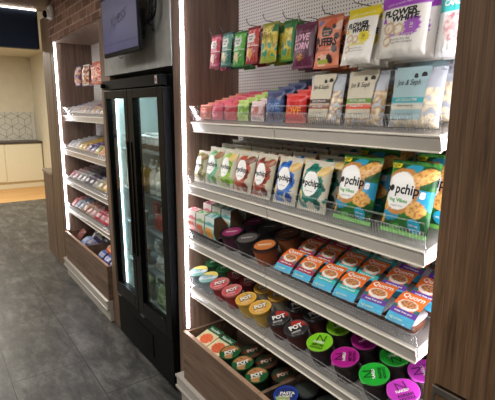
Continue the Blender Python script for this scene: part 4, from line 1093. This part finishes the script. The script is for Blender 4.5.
# ------------------------------------------------------------------ fridge stock (local shelf heights in the fridge)
FXc = -2.735
def fput(pr, x, y, z, label, group, lean=0, yaw=0): return pr.put((FXc + x, -.032 + y - z * .0122, z + y * .0122 + .0035), (R(lean + .7), 0, R(yaw)), label, group)
YG = pot('yogurt_pot', 'yogurt pot', .042, .085, lambda x, y: (230, 228, 224), (226, 224, 220), [], .034, bodyfn=lambda th, z: (90, 60, 50) if z < .45 else (228, 226, 222))
RDP = lump('chilled_pack', (176, 70, 50), (120, 40, 36), .12, .11, .05, 101, 'chilled pack')
BRP = lump('chilled_pack', (150, 110, 90), (190, 150, 130), .12, .12, .05, 102, 'chilled pack')
WSP = lump('chilled_pack', (206, 206, 200), (150, 140, 130), .11, .10, .05, 103, 'chilled pack')
SAL = lump('salad_pack', (120, 150, 90), (214, 214, 190), .13, .17, .07, 104, 'salad pack')
def drink(c, seed):
    root = thing('drink_carton', 'x', 'drink'); h = .17
    m = MB(); m.lathe([(.034, 0), (.036, .004), (.036, .11), (.030, .135), (.014, .155), (.014, .16)], 24); cols = []
    for (rr, z) in [(.034, 0), (.036, .004), (.036, .11), (.030, .135), (.014, .155), (.014, .16)]: cols += [c] * 24
    m.build('bottle_body', FILM, root, True, cols); m = MB(); m.lathe([(.016, .16), (.016, .178)], 16); m.build('cap', M_WHITE, root, True)
    m = MB(); m.lathe([(.0366, .03), (.0366, .095)], 24); m.build('label_band', ink(mixc(c, WHITE, .6)), root, True)
    return Proto(root)
DY = drink((222, 190, 80), 1); DW = drink((226, 224, 216), 2); DG = drink((110, 160, 90), 3)
plan = {4: [(YG, 'white yogurt pot with dark base', .085)], 3: [(DW, 'white drink bottle', .09), (DY, 'yellow drink bottle', .09)], 2: [(RDP, 'red chilled pack', .135), (WSP, 'white chilled pack', .135)], 1: [(WSP, 'pale chilled pack', .135), (BRP, 'brown chilled pack', .135)], 0: [(SAL, 'green and cream salad pack', .15)]}
lv = {4: 'top', 3: 'second', 2: 'third', 1: 'fourth', 0: 'lowest'}
for L, items in plan.items():
    for s, (xa, xb, sd) in enumerate(((-.35, .03, 'left'), (.04, .46, 'right'))):
        st = items[0][2]; n = int((xb - xa) / st); cnt = {}
        for i in range(n):
            pr, nm, _ = items[(i * len(items)) // n]
            for r_ in range(2):
                fput(pr, xa + st * (i + .5), .125 + .16 * r_, FL[L] + .001, f'{nm} on {lv[L]} fridge shelf, {sd} door, {["first", "second", "third", "fourth", "fifth", "sixth"][i]} across, {["front", "rear"][r_]} line', f'{nm}s in the fridge', -6 if 'pack' in nm else 0)

for pr in Proto.ALL:                      # drop prototypes that were never set out
    if not pr.used:
        for o in list(pr.root.children_recursive) + [pr.root]: bpy.data.objects.remove(o)
# ------------------------------------------------------------------ light
def area(name, loc, size, energy, col=(1, .96, .9), rot=(0, 0, 0), sy=None):
    l = bpy.data.lights.new(name, 'AREA'); l.shape = 'RECTANGLE'; l.size = size; l.size_y = sy or size; l.energy = energy; l.color = col
    o = bpy.data.objects.new(name, l); COL.objects.link(o); o.location = loc; o.rotation_euler = rot
    return o
for i, x in enumerate((-.4, -1.9, -3.4, -4.8)):
    area('ceiling_lamp', (x, -1.5, 2.67), .6, 12.5)
area('ceiling_lamp', (-1.2, -3.0, 2.67), .6, 10)
def spot(loc, aim, e, ang):  # unseen spotlights added to brighten the shelf stock
    l = bpy.data.lights.new('added_shelf_spot', 'SPOT'); l.energy = e; l.spot_size = R(ang); l.spot_blend = .6; l.shadow_soft_size = .06; l.color = (1, .97, .93)
    o = bpy.data.objects.new('added_shelf_spot', l); COL.objects.link(o); o.location = loc
    o.rotation_euler = (Vector(aim) - Vector(loc)).to_track_quat('-Z', 'Y').to_euler()
spot((-1.25, -1.55, 2.66), (-1.35, .15, .85), 48, 52)
spot((-3.9, -1.5, 2.66), (-3.95, .1, 1.2), 26, 48)
area('kitchen_lamp', (-8.2, -1.0, 2.78), .9, 95, (1, .93, .82))
w = bpy.data.worlds.new('room_air'); w.use_nodes = True; SC.world = w
w.node_tree.nodes['Background'].inputs['Color'].default_value = (.9, .92, 1, 1); w.node_tree.nodes['Background'].inputs['Strength'].default_value = .3
SC.view_settings.view_transform = 'Standard'; SC.view_settings.look = 'None'; SC.view_settings.gamma = 1; SC.view_settings.use_curve_mapping = False
SC.view_settings.exposure = 0.42
SC.cycles.transparent_max_bounces = 32
SC.cycles.max_bounces = 8
